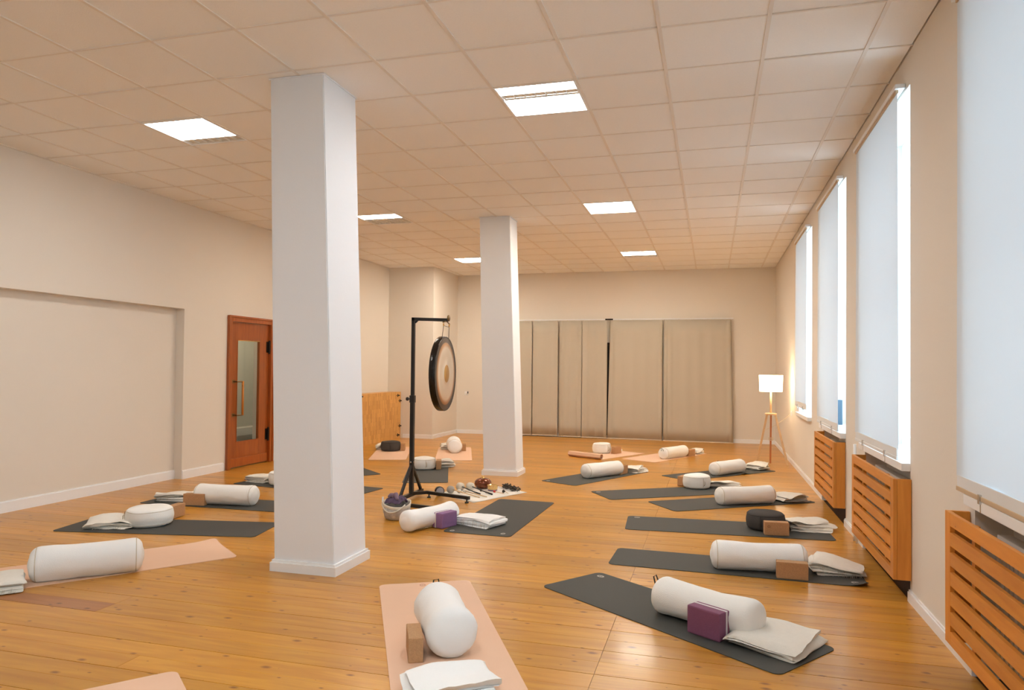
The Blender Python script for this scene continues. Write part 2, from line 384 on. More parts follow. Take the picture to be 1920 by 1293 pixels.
# left wall with a shallow recess, a door opening and the boxed corner at the back
DY0, DY1, DZ = 4.13, 5.10, 2.09
bm = B()
box(bm, XL - .3, XL, YF, 0.0 - 3.2, 0, H + .1); box(bm, XL - .3, XL, -3.2, 3.25, 2.15, H + .1)
box(bm, XL - .3, XN, -3.2, 3.25, 0, 2.15)
box(bm, XL - .3, XL, 3.25, DY0, 0, H + .1); box(bm, XL - .3, XL, DY0, DY1, DZ, H + .1); box(bm, XL - .3, XL, DY1, YB + .3, 0, H + .1)
struct(link('wall_left', bm, WALL))
struct(link('wall_alcove', bx(XL, -2.63, 9.17, YB, 0, H + .1), WALL))
bm = B(); box(bm, XL, XR + .3, YB, YB + .3, 0, H + .1)
struct(link('wall_back', bm, WALL))
struct(link('wall_front', bx(XL - .3, XR + .4, YF - .3, YF, 0, H + .1), WALL))
# right wall with window openings and radiator niches
WIN = [(-6.4, -5.0, 1), (-4.05, -2.7, 1), (-1.75, -0.45, 1), (0.70, 2.08, 1), (2.95, 4.33, 1), (5.32, 6.68, 0)]
ZS, ZT = 0.86, 3.27; XO = XR + 0.40
bm = B(); prev = YF
for a, b, ni in WIN:
    box(bm, XR, XO, prev, a, 0, H + .1); box(bm, XR, XO, a, b, ZT, H + .1)
    if ni: box(bm, XR + .16, XO, a, b, 0, ZS - .05)
    else: box(bm, XR, XO, a, b, 0, ZS - .05)
    prev = b
box(bm, XR, XO, prev, YB, 0, H + .1)
struct(link('wall_right', bm, WALL))
for n, (a, b, ni) in enumerate(WIN):
    t = struct(empty('window_%d' % (n + 1), (XR + .27, a, ZS)))
    L_ = b - a; T_ = ZT - ZS
    f = B()
    box(f, 0, .07, 0, .06, 0, T_); box(f, 0, .07, L_ - .06, L_, 0, T_); box(f, 0, .07, .06, L_ - .06, 0, .07); box(f, 0, .07, .06, L_ - .06, T_ - .06, T_)
    link('window_frame', f, TRIM, t)
    m_ = B(); box(m_, -.02, .075, .06, L_ - .06, 1.18, 1.30); link('transom', m_, TRIM, t)
    m_ = B(); box(m_, .008, .062, L_ / 2 - .035, L_ / 2 + .035, .07, 1.20); link('mullion', m_, TRIM, t)
    m_ = B(); box(m_, .008, .062, L_ / 2 - .035, L_ / 2 + .035, 1.28, T_ - .06); link('mullion', m_, TRIM, t)
    m_ = B(); box(m_, .012, .058, .06, L_ / 2 - .035, 2.02, 2.05); box(m_, .012, .058, L_ / 2 + .035, L_ - .06, 2.02, 2.05); link('glazing_bar', m_, TRIM, t)
    for y0, y1 in ((.06, L_ / 2 - .035), (L_ / 2 + .035, L_ - .06)):
        for z0, z1 in ((.07, 1.20), (1.28, T_ - .06)):
            link('pane', bx(.032, .036, y0, y1, z0, z1), GLASS, t)
    s = B(); box(s, -.29 - .055, .0, -.02, L_ + .02 if not ni else L_, -.05, 0.0, bev=.004) if False else box(s, -.32, .0, 0.001, L_ - .001, -.05, 0.0, bev=.004)
    link('window_sill', s, TRIM, t)
    # daylight portal of this window
    pl = bpy.data.lights.new('daylight_portal', 'AREA'); pl.shape = 'RECTANGLE'; pl.size = T_; pl.size_y = L_; pl.cycles.is_portal = True
    po = bpy.data.objects.new('daylight_portal', pl); C.objects.link(po); po.location = (XO + .02, (a + b) / 2, (ZS + ZT) / 2); po.rotation_euler = (0, PI / 2, 0)

# baseboards
def basebd(name, segs, h=0.085, th=0.016):
    bm = B()
    for x0, y0, x1, y1, nx, ny in segs:
        xa, xb = sorted((x0, x1)); ya, yb = sorted((y0, y1))
        if nx: xa, xb = (x0, x0 + th) if nx > 0 else (x0 - th, x0)
        if ny: ya, yb = (y0, y0 + th) if ny > 0 else (y0 - th, y0)
        box(bm, xa, xb, ya, yb, 0.0, h)
        sx = .4 * th
        box(bm, xa if nx >= 0 else xa + sx, xb - sx if nx > 0 else xb, ya if ny >= 0 else ya + sx, yb - sx if ny > 0 else yb, h, h + .012)
    return struct(link(name, bm, TRIM))
basebd('baseboard_left', [(XL, 3.25, XL, DY0 - .09, 1, 0), (XN, -3.2, XN, 3.25, 1, 0), (XL, DY1 + .09, XL, 7.28, 1, 0), (XL, 7.3, XL, 9.15, 1, 0)], h=.10)
basebd('baseboard_alcove', [(-3.27, 9.17, -2.63 + .016, 9.17, 0, -1), (-2.63, 9.17, -2.63, YB, 1, 0)], h=.07)
basebd('baseboard_back', [(-2.61, YB, XR - .016, YB, 0, -1)], h=.07)
segs = []; prev = YF
for a, b, ni in WIN:
    if ni: segs.append((XR, prev, XR, a, -1, 0)); prev = b
segs.append((XR, prev, XR, YB, -1, 0))
basebd('baseboard_right', segs, h=.06)

# ------------------------------------------------------------------ pillars
def pillar(xb0, xb1, xt0, xt1, y0, y1, label):
    t = tag(empty('pillar', ((xb0 + xb1) / 2, (y0 + y1) / 2, 0)), label, 'pillar', 'white square pillars')
    cx_, cy_ = t.location[0], t.location[1]; bm = B()
    v = []
    for z, a, b in ((0.0, xb0, xb1), (H, xt0, xt1)):
        v.append([bm.verts.new((x - cx_, y - cy_, z)) for x, y in ((a, y0), (b, y0), (b, y1), (a, y1))])
    bm.faces.new(v[0][::-1]); bm.faces.new(v[1])
    for i in range(4): bm.faces.new((v[0][i], v[0][(i + 1) % 4], v[1][(i + 1) % 4], v[1][i]))
    bmesh.ops.bevel(bm, geom=[e for e in bm.edges if abs(e.verts[0].co.z - e.verts[1].co.z) > 1], offset=.006, segments=2, affect='EDGES')
    link('shaft', bm, WALLW, t)
    p = B(); e = .022
    box(p, xb0 - cx_ - e, xb1 - cx_ + e, y0 - cy_ - e, y1 - cy_ + e, 0, .062); box(p, xb0 - cx_ - e * .55, xb1 - cx_ + e * .55, y0 - cy_ - e * .55, y1 - cy_ + e * .55, .062, .078)
    link('plinth', p, TRIM, t)
    c = B(); e = .008
    box(c, xt0 - cx_ - e, xt1 - cx_ + e, y0 - cy_ - e, y1 - cy_ + e, H - .008, H + .001); link('ceiling_trim', c, WALLW, t)
    return t
pillar(-.145, .325, -.24, .185, .09, .56, 'large white square pillar in the foreground left of the middle')
pillar(-.145, .315, -.24, .185, 4.87, 5.24, 'slim white square pillar standing farther back beside the gong')

# ------------------------------------------------------------------ radiator covers
def slat_cover(y0, y1, z0, z1, label):
    """wooden radiator box: 7 slats, end stiles, side panels; front face towards -X."""
    Lc = y1 - y0; Hc = z1 - z0; D = .105; t = tag(empty('radiator_cover', (XR - .001, y0, z0)), label, 'radiator cover', 'slatted pine radiator covers')
    for q in range(7):
        h = (Hc - 6 * .03) / 7; zz = q * (h + .03)
        link('slat', bx(-D, -D + .02, .075, Lc - .075, zz, zz + h, bev=.002), CLAD, t)
    for a in (0, Lc - .075): link('stile', bx(-D, -D + .022, a, a + .075, 0, Hc, bev=.002), CLADV, t)
    for a in (0.0, Lc - .02): link('side_panel', bx(-D + .023, -.002, a, a + .02, 0, Hc, bev=.0015), CLADV, t)
    link('batten', bx(-D + .023, -D + .045, .30, .34, .01, Hc - .01), CLADV, t)
    link('batten', bx(-D + .023, -D + .045, Lc - .34, Lc - .30, .01, Hc - .01), CLADV, t)
    return t
slat_cover(-1.78, -.375, .135, .765, 'slatted pine radiator cover nearest the camera at the right edge')
slat_cover(.66, 2.04, .135, .765, 'slatted pine radiator cover in the middle, under the second blind')
slat_cover(2.95, 4.26, .16, .775, 'slatted pine radiator cover farthest from the camera, near the lamp')
slat_cover(-4.1, -2.7, .135, .765, 'slatted pine radiator cover behind the camera')
for k, (a, b, ni) in enumerate(WIN):
    if not ni or k == 0: continue
    lab = ['', 'grey panel radiator behind the camera', 'grey panel radiator behind the nearest slatted cover', 'grey panel radiator behind the middle slatted cover', 'grey panel radiator behind the farthest slatted cover'][k]
    r = tag(empty('radiator', (XR + .02, a + .12, .12)), lab, 'radiator', 'panel radiators in the window niches')
    Lr = b - a - .24
    bm = B(); box(bm, .03, .09, 0, Lr, 0, .58, bev=.005)
    link('panel', bm, GREYR, r)
    bm = B()
    for q in range(int(Lr / .05)): box(bm, .022, .03, .012 + q * .05, .042 + q * .05, .03, .55)
    o = link('fin', bm, GREYR, r); o['kind'] = 'stuff'
    link('bracket', bx(.09, .14, .2, .23, .1, .5), GREYR, r)
p = tag(link('heating_pipe', tube(tube(B(), [(XR - .03, 2.34, 0), (XR - .03, 2.34, .82)], .012), [(XR - .03, 2.25, .0), (XR - .03, 2.25, .40), (XR - .03, 2.19, .44)], .009), TRIM, smooth=True), 'thin white heating pipes on the wall beside the middle radiator cover', 'pipe')

# ------------------------------------------------------------------ blinds
def blind(y0, y1, z0, z1, label, bar_mat, seed):
    t = tag(empty('blind', (XR - .045, y0, z0)), label, 'blind', 'translucent white panel blinds')
    Lb, Hb = y1 - y0, z1 - z0; bm = B(); nu, nv = 26, 14; g = []
    for j in range(nv + 1):
        z = .07 + (Hb - .07) * j / nv; r_ = []
        for i in range(nu + 1):
            yy_ = Lb * i / nu; s = 1 - j / nv
            x = .007 * math.sin(yy_ * 6 + seed) * s + .006 * noise.noise(Vector((yy_ * 3 + seed, z * .4, seed))) * s
            r_.append(bm.verts.new((x, yy_ + .01 * s * math.sin(z * 2 + seed) * (1 if i > nu / 2 else -1) * 0.6, z)))
        g.append(r_)
    for j in range(nv):
        for i in range(nu): bm.faces.new((g[j][i], g[j][i + 1], g[j + 1][i + 1], g[j + 1][i]))
    link('blind_cloth', bm, BLIND, t, smooth=True)
    link('hem', bx(-.004, .004, 0.0, Lb, .02, .075), BLINDH, t)
    link('batten', bx(-.008, .006, -.005, Lb + .005, 0, .022, bev=.003), bar_mat, t)
    for a in (.32, Lb - .32):
        c = B(); box(c, -.014, .010, a - .012, a + .012, -.012, .03); tube(c, [(-.004, a, -.012), (-.004, a, -.05)], .004, 6); link('clip', c, STEEL, t)
    link('top_batten', bx(-.01, .008, 0, Lb, Hb - .02, Hb, bev=.003), BLINDW, t)
    r_ = B(); box(r_, -.018, .040, -.03, Lb + .03, Hb, Hb + .028); link('rail', r_, TRIM, t)
    return t
blind(-1.95, -.36, .862, 3.285, 'large translucent white blind at the right edge, nearest the camera', BLINDW, 1)
blind(.83, 2.21, .865, 3.285, 'translucent white blind over the second window with a gap at its near edge', BLINDH, 2)
blind(3.10, 4.46, .865, 3.285, 'translucent white blind over the third window, dark bottle beside it', BLINDH, 3)
blind(5.47, 6.72, .945, 3.285, 'narrow-looking white blind farthest away, behind the floor lamp', BLINDH, 4)

# things on the sill of the third window
t = tag(empty('bottle', (XR + .09, 3.02, ZS)), 'slate blue bottle on the sill of the third window', 'bottle')
link('body', lathe(B(), [(0, 0), (.036, 0), (.038, .01), (.038, .19), (.03, .215), (.014, .235), (.014, .26), (0, .26)], 16), SLATE, t, True)
link('cap', lathe(B(), [(0, .258), (.017, .258), (.017, .285), (0, .285)], 12), WHITEP, t, True)
t = tag(link('cup', lathe(B(), [(0, 0), (.028, 0), (.036, .07), (.033, .07), (.026, .008), (0, .008)], 18), WHITEP, smooth=True), 'small white cup beside the bottle on the window sill', 'cup'); t.location = (XR + .07, 3.10, ZS)
t = tag(empty('box_file', (XR + .13, 4.16, ZS)), 'tall slim box casting its shade on the blind of the third window', 'box')
link('box_body', bx(-.03, .03, -.05, .05, 0, .27, bev=.003), SLATE, t); link('label_plate', bx(-.033, -.03, -.03, .03, .10, .18), WHITEP, t)

# ------------------------------------------------------------------ back curtains
YC = YB - .085
def curtain(x0, x1, z0, z1, label, amps, seed, lean=0.0):
    """amps: list of (position 0..1, width, depth) of folds."""
    t = tag(empty('curtain', (x0, YC, 0)), label, 'curtain', 'beige curtains along the back wall')
    Wc = x1 - x0; nu, nv = max(16, int(Wc * 44)), 10; bm = B(); g = []
    hem = B(); hv = []
    for j in range(nv + 1):
        s = j / nv; z = z0 + (z1 - z0) * s; r_ = []
        for i in range(nu + 1):
            f = i / nu; x = Wc * f
            y = .012 * noise.noise(Vector((x * 3.1 + seed, s * .6, seed))) + .004 * math.sin(x * 26 + seed)
            for c, wd, dp in amps: y -= dp * math.exp(-((f - c) / wd) ** 2)
            x += lean * (1 - s) * (f if lean > 0 else 1 - f)
            r_.append(bm.verts.new((x, y, z)))
        g.append(r_)
    for j in range(nv):
        for i in range(nu): bm.faces.new((g[j][i], g[j][i + 1], g[j + 1][i + 1], g[j + 1][i]))
    for i in range(nu + 1):
        c = g[0][i].co; hv.append([hem.verts.new((c.x, c.y + d, z)) for d, z in ((-.004, z0 - .006), (-.004, z0 + .014), (.003, z0 + .014), (.003, z0 - .006))])
    for i in range(nu):
        for q in range(4): hem.faces.new((hv[i][q], hv[i + 1][q], hv[i + 1][(q + 1) % 4], hv[i][(q + 1) % 4]))
    o = link('curtain_cloth', bm, CURT, t, smooth=True)
    md = o.modifiers.new('thickness', 'SOLIDIFY'); md.thickness = .003
    link('hem', hem, HEM, t)
    hk = B()
    for i in range(max(2, int(Wc / .14)) + 1):
        xx = .02 + (Wc - .04) * i / max(2, int(Wc / .14)); torus(hk, .011, .0025, 10, 4, 'X', (xx, 0, z1 + .004))
    o = link('ring', hk, HEM, t); o['kind'] = 'stuff'
    return t
curtain(-1.75, -.90, .03, 2.455, 'beige curtain panel partly hidden behind the rear pillar', [(.3, .05, .03)], 1)
curtain(-.885, -.335, .03, 2.455, 'leftmost beige curtain panel fully in view beside the rear pillar', [(.7, .08, .012)], 2)
curtain(-.30, .175, .02, 2.455, 'narrow beige curtain panel right of the thin dark slit', [(.12, .05, .035), (.5, .08, .015), (.85, .05, .03)], 3)
curtain(.185, .715, .015, 2.455, 'beige curtain panel left of the central dark gap', [(.2, .06, .02), (.55, .08, .02), (.9, .06, .015)], 4, 0.0)
curtain(.775, 1.845, .01, 2.455, 'wide beige curtain panel right of the central dark gap', [(.06, .03, .03), (.97, .02, .03)], 5, -.05)
curtain(1.865, 3.175, .005, 2.455, 'wide beige curtain panel at the right end of the row', [(.03, .02, .03), (.10, .03, .02), (.97, .03, .03)], 6, .05)
t = tag(empty('curtain_rail', (-1.8, YC, 2.474)), 'thin white rail carrying the beige curtains', 'curtain rail')
link('rail', bx(0, 5.02, -.014, .014, -.004, .014), TRIM, t)
for x in (.3, 2.55, 4.9): link('bracket', bx(x, x + .02, .014, .083, -.002, .01), TRIM, t)
b = B(); box(b, 2.47, 2.63, -.018, -.014, -.012, .02); lathe(b, [(0, -.006), (.012, -.006), (.012, .006), (0, .006)], 10, 'Y', (2.51, -.022, .004)); lathe(b, [(0, -.006), (.012, -.006), (.012, .006), (0, .006)], 10, 'Y', (2.59, -.022, .004))
link('joining_clip', b, IRON, t)
# near-black framed panel added for the darkness in the curtain gap
d = struct(empty('gap_dark_panel', (.45, YB - .001, 0)))
link('panel_frame', box(box(bx(0, .05, -.03, 0, 0, 2.0), .65, .70, -.03, 0, 0, 2.0), .05, .65, -.03, 0, 1.94, 2.0), IRON, d)
link('door_leaf', bx(.05, .65, -.012, 0, 0.004, 1.94), DARK, d)  # solid sheet; the dark of the gap is put into its colour

# ------------------------------------------------------------------ wooden door in the left wall
d = struct(empty('door_1', (XL, DY0, 0)))
Ld = DY1 - DY0
def part(n, a, m, par=d, bev=.003): return link(n, bx(*a, bev=bev), m, par)
part('frame_post', (-.10, .03, -.045, .035, 0, DZ + .045), DOORW); part('frame_post', (-.10, .03, Ld - .035, Ld + .045, 0, DZ + .045), DOORW)
part('frame_head', (-.10, .03, .035, Ld - .035, DZ - .035, DZ + .045), DOORW)
part('moulding', (.03, .042, -.048, -.02, 0, DZ + .048), DOORW); part('moulding', (.03, .042, Ld + .02, Ld + .048, 0, DZ + .048), DOORW); part('moulding', (.03, .042, -.02, Ld + .02, DZ + .02, DZ + .048), DOORW)
leaf = link('door_leaf', bx(-.055, -.012, .038, .20, .012, DZ - .038, bev=.003), DOORW, d)
for n, a in (('stile', (-.055, -.012, Ld - .26, Ld - .038, .012, DZ - .038)), ('top_rail', (-.055, -.012, .20, Ld - .26, 1.80, DZ - .038)), ('bottom_rail', (-.055, -.012, .20, Ld - .26, .012, .36)), ('kick_board', (-.012, .004, .06, Ld - .06, .02, .14))):
    part(n, a, DOORW, leaf)
part('bead', (-.012, -.006, .19, .20, .36, 1.80), DOORW, leaf, 0); part('bead', (-.012, -.006, .20, Ld - .26, 1.79, 1.80), BRASS, leaf, 0); part('bead', (-.012, -.006, .20, Ld - .26, .36, .37), DOORW, leaf, 0)
link('glass_pane', bx(-.036, -.031, .20, Ld - .26, .36, 1.80), GLASS, leaf)
h = link('handle', tube(B(), [(.055, .24, .74), (.055, .24, 1.22)], .016, 10), CLADV, leaf, True)
for z in (.745, 1.215):
    b = B(); box(b, -.012, -.004, .06, .15, z - .025, z + .025); tube(b, [(-.004, .11, z), (.055, .11, z), (.055, .25, z)], .010, 8); link('handle_bracket', b, OLDBR, h)
for z in (.32, 1.62):
    b = B(); tube(b, [(.008, Ld - .05, z), (.008, Ld - .05, z + .2)], .014, 10); box(b, -.012, -.006, Ld - .10, Ld - .045, z + .02, z + .18); link('hinge', b, IRON, d)
# what shows through the glass: a plain lobby wall with a low ledge
lb = B(); box(lb, -1.25, -1.15, -1.0, 2.2, 0, 2.6); box(lb, -1.25, -.32, -1.1, -1.0, 0, 2.6); box(lb, -1.25, -.32, 2.2, 2.3, 0, 2.6); box(lb, -1.25, -.32, -1.1, 2.3, 2.6, 2.65)
struct(link('wall_lobby', lb, mat('lobby_paint', (.62, .60, .54), .8), loc=(XL, DY0, 0)))
struct(link('trim_1', bx(-1.15, -.95, -1.0, 2.2, .30, .42), mat('lobby_ledge', (.75, .74, .70), .6), loc=(XL, DY0, 0)))
struct(link('floor_lobby', bx(XL - 1.25, XL - .3, DY0 - 1.1, DY0 + 2.3, -.12, -.001), SLAB))
struct(link('trim_2', bx(XL - .3, XL - .12, DY0, DY1, -.02, 0.0), FLOOR))
lp = bpy.data.lights.new('lobby_fill_light', 'POINT'); lp.energy = 20; lp.color = (1, .88, .7); lp.shadow_soft_size = .12  # unseen fill light added to brighten the lobby behind the door glass
lo = bpy.data.objects.new('lobby_fill_light', lp); C.objects.link(lo); lo.location = (XL - .70, DY0 + .9, 2.3)

# ------------------------------------------------------------------ boarded panel box in the corner
def strip_mat():
    m = bpy.data.materials.new('parquet_panel'); m.use_nodes = True; nt = m.node_tree; N = nt.nodes; b = N['Principled BSDF']; b.inputs['Roughness'].default_value = .45
    tc = N.new('ShaderNodeTexCoord'); mp = N.new('ShaderNodeMapping'); mp.inputs['Rotation'].default_value = (0, PI / 2, PI / 2)
    sx = N.new('ShaderNodeSeparateXYZ'); nt.links.new(tc.outputs['Object'], sx.inputs[0]); cb = N.new('ShaderNodeCombineXYZ')
    nt.links.new(sx.outputs[2], cb.inputs[0]); nt.links.new(sx.outputs[1], cb.inputs[1])
    br = N.new('ShaderNodeTexBrick'); br.inputs['Scale'].default_value = 1.0; br.inputs['Brick Width'].default_value = .16; br.inputs['Row Height'].default_value = .045
    br.inputs['Mortar Size'].default_value = .0006; br.inputs['Color1'].default_value = (.78, .44, .13, 1); br.inputs['Color2'].default_value = (.60, .30, .075, 1); br.inputs['Mortar'].default_value = (.32, .13, .03, 1)
    nt.links.new(cb.outputs[0], br.inputs['Vector']); nt.links.new(br.outputs['Color'], b.inputs['Base Color']); return m
t = tag(empty('wooden_panel_box', (XL + .02, 7.3, 0)), 'chest-high box of glued pine strips against the wall in the back left corner', 'wooden box')
PQ = strip_mat()
link('front_panel', bx(.255, .28, 0, 1.86, 0.0, .94, bev=.002), PQ, t)
link('top_panel', bx(0, .255, 0, 1.86, .915, .94), PQ, t); link('side_panel', bx(0, .255, 0, .025, 0, .915), PQ, t); link('side_panel', bx(0, .255, 1.835, 1.86, 0, .915), PQ, t)
for y, z in ((.12, .90), (.12, .06), (1.70, .87), (1.80, .76), (1.80, .25), (1.72, .07)):
    b = B(); box(b, .28, .292, y - .05, y + .03, z - .006, z + .006); box(b, .28, .292, y - .006, y + .006, z - .03, z + .03); tube(b, [(.28, y + .02, z), (.315, y + .02, z)], .012, 8); link('latch', b, IRON, t)
t = tag(empty('wall_socket', (-2.40, YB, .88)), 'small white socket on the back wall left of the rear pillar', 'socket')
link('plate', bx(-.04, .04, -.012, 0, -.04, .04, bev=.003), TRIM, t); link('cover', lathe(B(), [(0, 0), (.026, 0), (.026, -.006), (.02, -.008), (0, -.004)], 16, 'Y', (0, -.012, 0)), WHITEP, t, True)
link('plug', bx(.03, .045, -.04, -.012, .0, .045), IRON, t)

# ------------------------------------------------------------------ tripod floor lamp
lx, ly = 3.705, 7.55
t = tag(empty('floor_lamp', (lx, ly, 0)), 'lit tripod floor lamp with white drum shade in the far right corner', 'lamp')
sh = B(); lathe(sh, [(.168, 1.115), (.178, 1.375), (.175, 1.375), (.165, 1.115), (.168, 1.115)], 36); link('lamp_shade', sh, SHADE, t, True)
for z, r in ((1.115, .167), (1.375, .177)): link('shade_ring', torus(B(), r, .003, 36, 6, 'Z', (0, 0, z)), TRIM, t, True)
sp = B()
for q in range(3): tube(sp, [(0, 0, 1.13), (.166 * math.cos(q * 2.094), .166 * math.sin(q * 2.094), 1.118)], .002, 6)
link('shade_spider', sp, STEEL, t)
link('bulb', lathe(B(), [(0, 1.13), (.014, 1.13), (.03, 1.19), (.028, 1.22), (0, 1.235)], 14), emit('bulb_glow', (1, .78, .5, 1), 60), t, True)
link('pole', tube(B(), [(0, 0, .775), (0, 0, 1.13)], [.016, .014], 12), LEGW, t, True)
link('top_plate', lathe(B(), [(0, .752), (.085, .752), (.088, .757), (.088, .775), (.085, .78), (0, .78)], 28), LEGW, t, True)
for fx, fy, mt in ((-.19, .16, LEGW), (.225, -.25, LEGW)):
    link('leg', bar(B(), (fx * .28, fy * .28, .752), (fx, fy, .004), .030, .030), mt, t)
link('leg', bar(B(), (0, -.03, .752), (-.01, -.06, .004), .026, .026), LEGR, t)
cw = B()
for q in range(3): torus(cw, .032, .005, 18, 5, 'Z', (0, -.055, .365 + q * .018))
link('cord_wrap', cw, mat('cream_cord', (.75, .60, .42), .6), t, True)
c = B(); tube(c, [(lx - .10, ly + .08, .50), (lx, ly - .03, .56), (lx + .09, ly - .10, .62), (lx + .20, ly - .05, .70), (XR - .02, ly + .05, .78)], .004, 6)
tag(link('power_cord', c, mat('cord_cream', (.80, .66, .48), .5), smooth=True), 'thin cream cord running from the floor lamp to the right wall', 'cord')
t = tag(link('wall_socket', box(bx(-.012, 0, -.04, .04, -.04, .04, bev=.003), -.022, -.012, -.018, .018, -.018, .018), TRIM), 'white socket low on the right wall behind the floor lamp', 'socket'); t.location = (XR, ly + .05, .78)

# ------------------------------------------------------------------ yoga mats
def mat_obj(x, y, ang, Lm, Wm, m, m2, label, group, zf=None, marks=(), markm=None, rc=.045):
    """ang: direction of the long axis (deg)."""
    t = tag(empty('yoga_mat', (x, y, 0.0), math.radians(ang)), label, 'yoga mat', group); bm = B(); T = .0045
    us = [-Lm / 2 + rc * (1 - math.cos(PI / 2 * k / 6)) for k in range(7)]; us += [-Lm / 2 + rc + (Lm - 2 * rc) * k / 30 for k in range(1, 30)] + [-a for a in us[::-1]]
    nv = 10; top = []; bot = []
    for u in us:
        dd = Lm / 2 - abs(u); hw = Wm / 2 if dd >= rc else Wm / 2 - rc + math.sqrt(max(0, rc * rc - (rc - dd) ** 2))
        ra, rb = [], []
        for k in range(nv + 1):
            v = -hw + 2 * hw * k / nv; px, pz = (u, 0.0) if not zf else zf(u, v)
            ra.append(bm.verts.new((px, v, pz + T))); rb.append(bm.verts.new((px, v, pz + .0002)))
        top.append(ra); bot.append(rb)
    n = len(us)
    for i in range(n - 1):
        for k in range(nv):
            bm.faces.new((top[i][k], top[i + 1][k], top[i + 1][k + 1], top[i][k + 1]))
            f = bm.faces.new((bot[i][k], bot[i][k + 1], bot[i + 1][k + 1], bot[i + 1][k])); f.material_index = 1
        bm.faces.new((top[i][0], bot[i][0], bot[i + 1][0], top[i + 1][0])); bm.faces.new((top[i][nv], top[i + 1][nv], bot[i + 1][nv], bot[i][nv]))
    for i in (0, n - 1):
        for k in range(nv): bm.faces.new((top[i][k], top[i][k + 1], bot[i][k + 1], bot[i][k]))
    o = link('mat_sheet', bm, [m, m2], t, smooth=True); sharp(o, 40)
    for mu, mv in marks:
        z = T + (zf(mu, mv)[1] if zf else 0)
        b = B(); seg = 20
        for r0, r1 in ((.0, .006), (.011, .021)):
            for k in range(seg):
                a0, a1 = 2 * PI * k / seg, 2 * PI * (k + 1) / seg
                if r0 == 0: vs = [(0, 0), (r1 * math.cos(a0), r1 * math.sin(a0)), (r1 * math.cos(a1), r1 * math.sin(a1))]
                else: vs = [(r0 * math.cos(a0), r0 * math.sin(a0)), (r1 * math.cos(a0), r1 * math.sin(a0)), (r1 * math.cos(a1), r1 * math.sin(a1)), (r0 * math.cos(a1), r0 * math.sin(a1))]
                b.faces.new([b.verts.new((mu + 1.35 * p, mv + q, z + .0006)) for p, q in vs])
        link('printed_mark', b, markm or MARK, t)
    return t
def curl_end(side, Lm, amt, r=.03):
    """roll the end of the mat up by amt metres around a small cylinder."""
    def f(u, v):
        d = side * u - (Lm / 2 - amt)
        if d <= 0: return u, 0.0
        th = d / r
        rr = r * (1 - .02 * th)
        return side * (Lm / 2 - amt) + side * rr * math.sin(th), r - rr * math.cos(th)
    return f
def lift(cu, cv, rad, h):
    def f(u, v):
        d = math.hypot(u - cu, v - cv); s = max(0, 1 - d / rad); return u, h * s * s
    return f
GD, GP = 'dark grey yoga mats laid out on the pine floor', 'peach yoga mats laid out on the pine floor'
ML = {}
def M_(k, *a, **kw): ML[k] = mat_obj(*a, **kw)
M_('A', 2.590, .005, -36.2, 1.72, .54, MATG, MATG2, 'dark grey yoga mat at lower right carrying the wine purple block', GD, marks=((-.78, .20),))
M_('B', 2.962, 1.19, -1.6, 1.75, .50, MATG, MATG2, 'dark grey yoga mat with one curled corner, second from the front at right', GD, zf=lift(.87, -.25, .16, .035), marks=((.80, -.18),))
M_('C', 2.935, 2.515, 3.6, 1.78, .60, MATG, MATG2, 'dark grey yoga mat under the dark round cushion beside the middle radiator cover', GD, marks=((-.80, .24),))
M_('D', 3.031, 3.87, 34.5, 1.78, .57, MATG, MATG2, 'dark grey yoga mat with a bolster, pointing to the farthest radiator cover', GD)
M_('E', 2.34, 4.29, 33.0, 1.78, .56, MATG, MATG2, 'dark grey yoga mat under the white round cushion right of the middle', GD, marks=((-.82, .2),))
M_('F', 2.93, 6.10, 47.5, 1.78, .50, MATG, MATG2, 'dark grey yoga mat farthest back on the right, before the floor lamp', GD, zf=lift(.2, -.25, .12, .03))
M_('G', 1.335, 5.27, 63.5, 1.72, .56, MATG, MATG2, 'dark grey yoga mat just right of the rear pillar', GD, marks=((-.8, .2),))
M_('H', 1.07, 7.62, 62.0, 1.50, .66, MATP, MATP2, 'peach yoga mat with its near end rolled up, before the curtains', GP, zf=curl_end(-1, 1.5, .26, .045), rc=.004)
M_('I', 2.08, 7.86, 62.5, 1.70, .62, MATP, MATP2, 'peach yoga mat farthest right near the curtains', GP)
M_('J', -.925, 4.79, 110.5, 1.72, .57, MATG, MATG2, 'dark grey yoga mat behind the gong stand', GD, marks=((-.80, .2),))
M_('K', -2.35, 6.69, 110.5, 1.81, .58, MATP, MATP2, 'peach yoga mat beside the strip wood box at back left', GP)
M_('L', -1.35, 7.00, 109.5, 1.84, .58, MATP, MATP2, 'peach yoga mat at the back, seen right of the gong pole', GP)
M_('M', -2.31, 4.83, 138.0, 1.78, .60, MATG, MATG2, 'dark grey yoga mat mostly behind the front pillar, its tip above the other', GD)
M_('N', -1.86, 3.30, -8.0, 1.82, .56, MATG, MATG2, 'dark grey yoga mat running behind the front pillar by the door', GD)
M_('O', -2.03, 2.08, 1.8, 1.78, .52, MATG, MATG2, 'dark grey yoga mat left of the front pillar, under bolster and cork block', GD)
M_('P', -1.81, .985, 11.0, 1.80, .57, MATG, MATG2, 'dark grey yoga mat at left, under the round white cushion', GD)
M_('Q', -1.40, -.215, 52.8, 1.80, .63, MATP, MATP2, 'peach yoga mat running off the left edge', GP, zf=lift(.9, .31, .22, .02))
M_('R', 1.38, -.625, 118.0, 1.72, .60, MATP, MATP2, 'peach yoga mat at the bottom centre, pointing at the camera', GP, marks=((.80, .02),), markm=MARKP)
M_('S', .53, -1.96, 140.0, .80, .55, MATP, MATP2, 'peach yoga mat cut off by the bottom edge at left', GP)
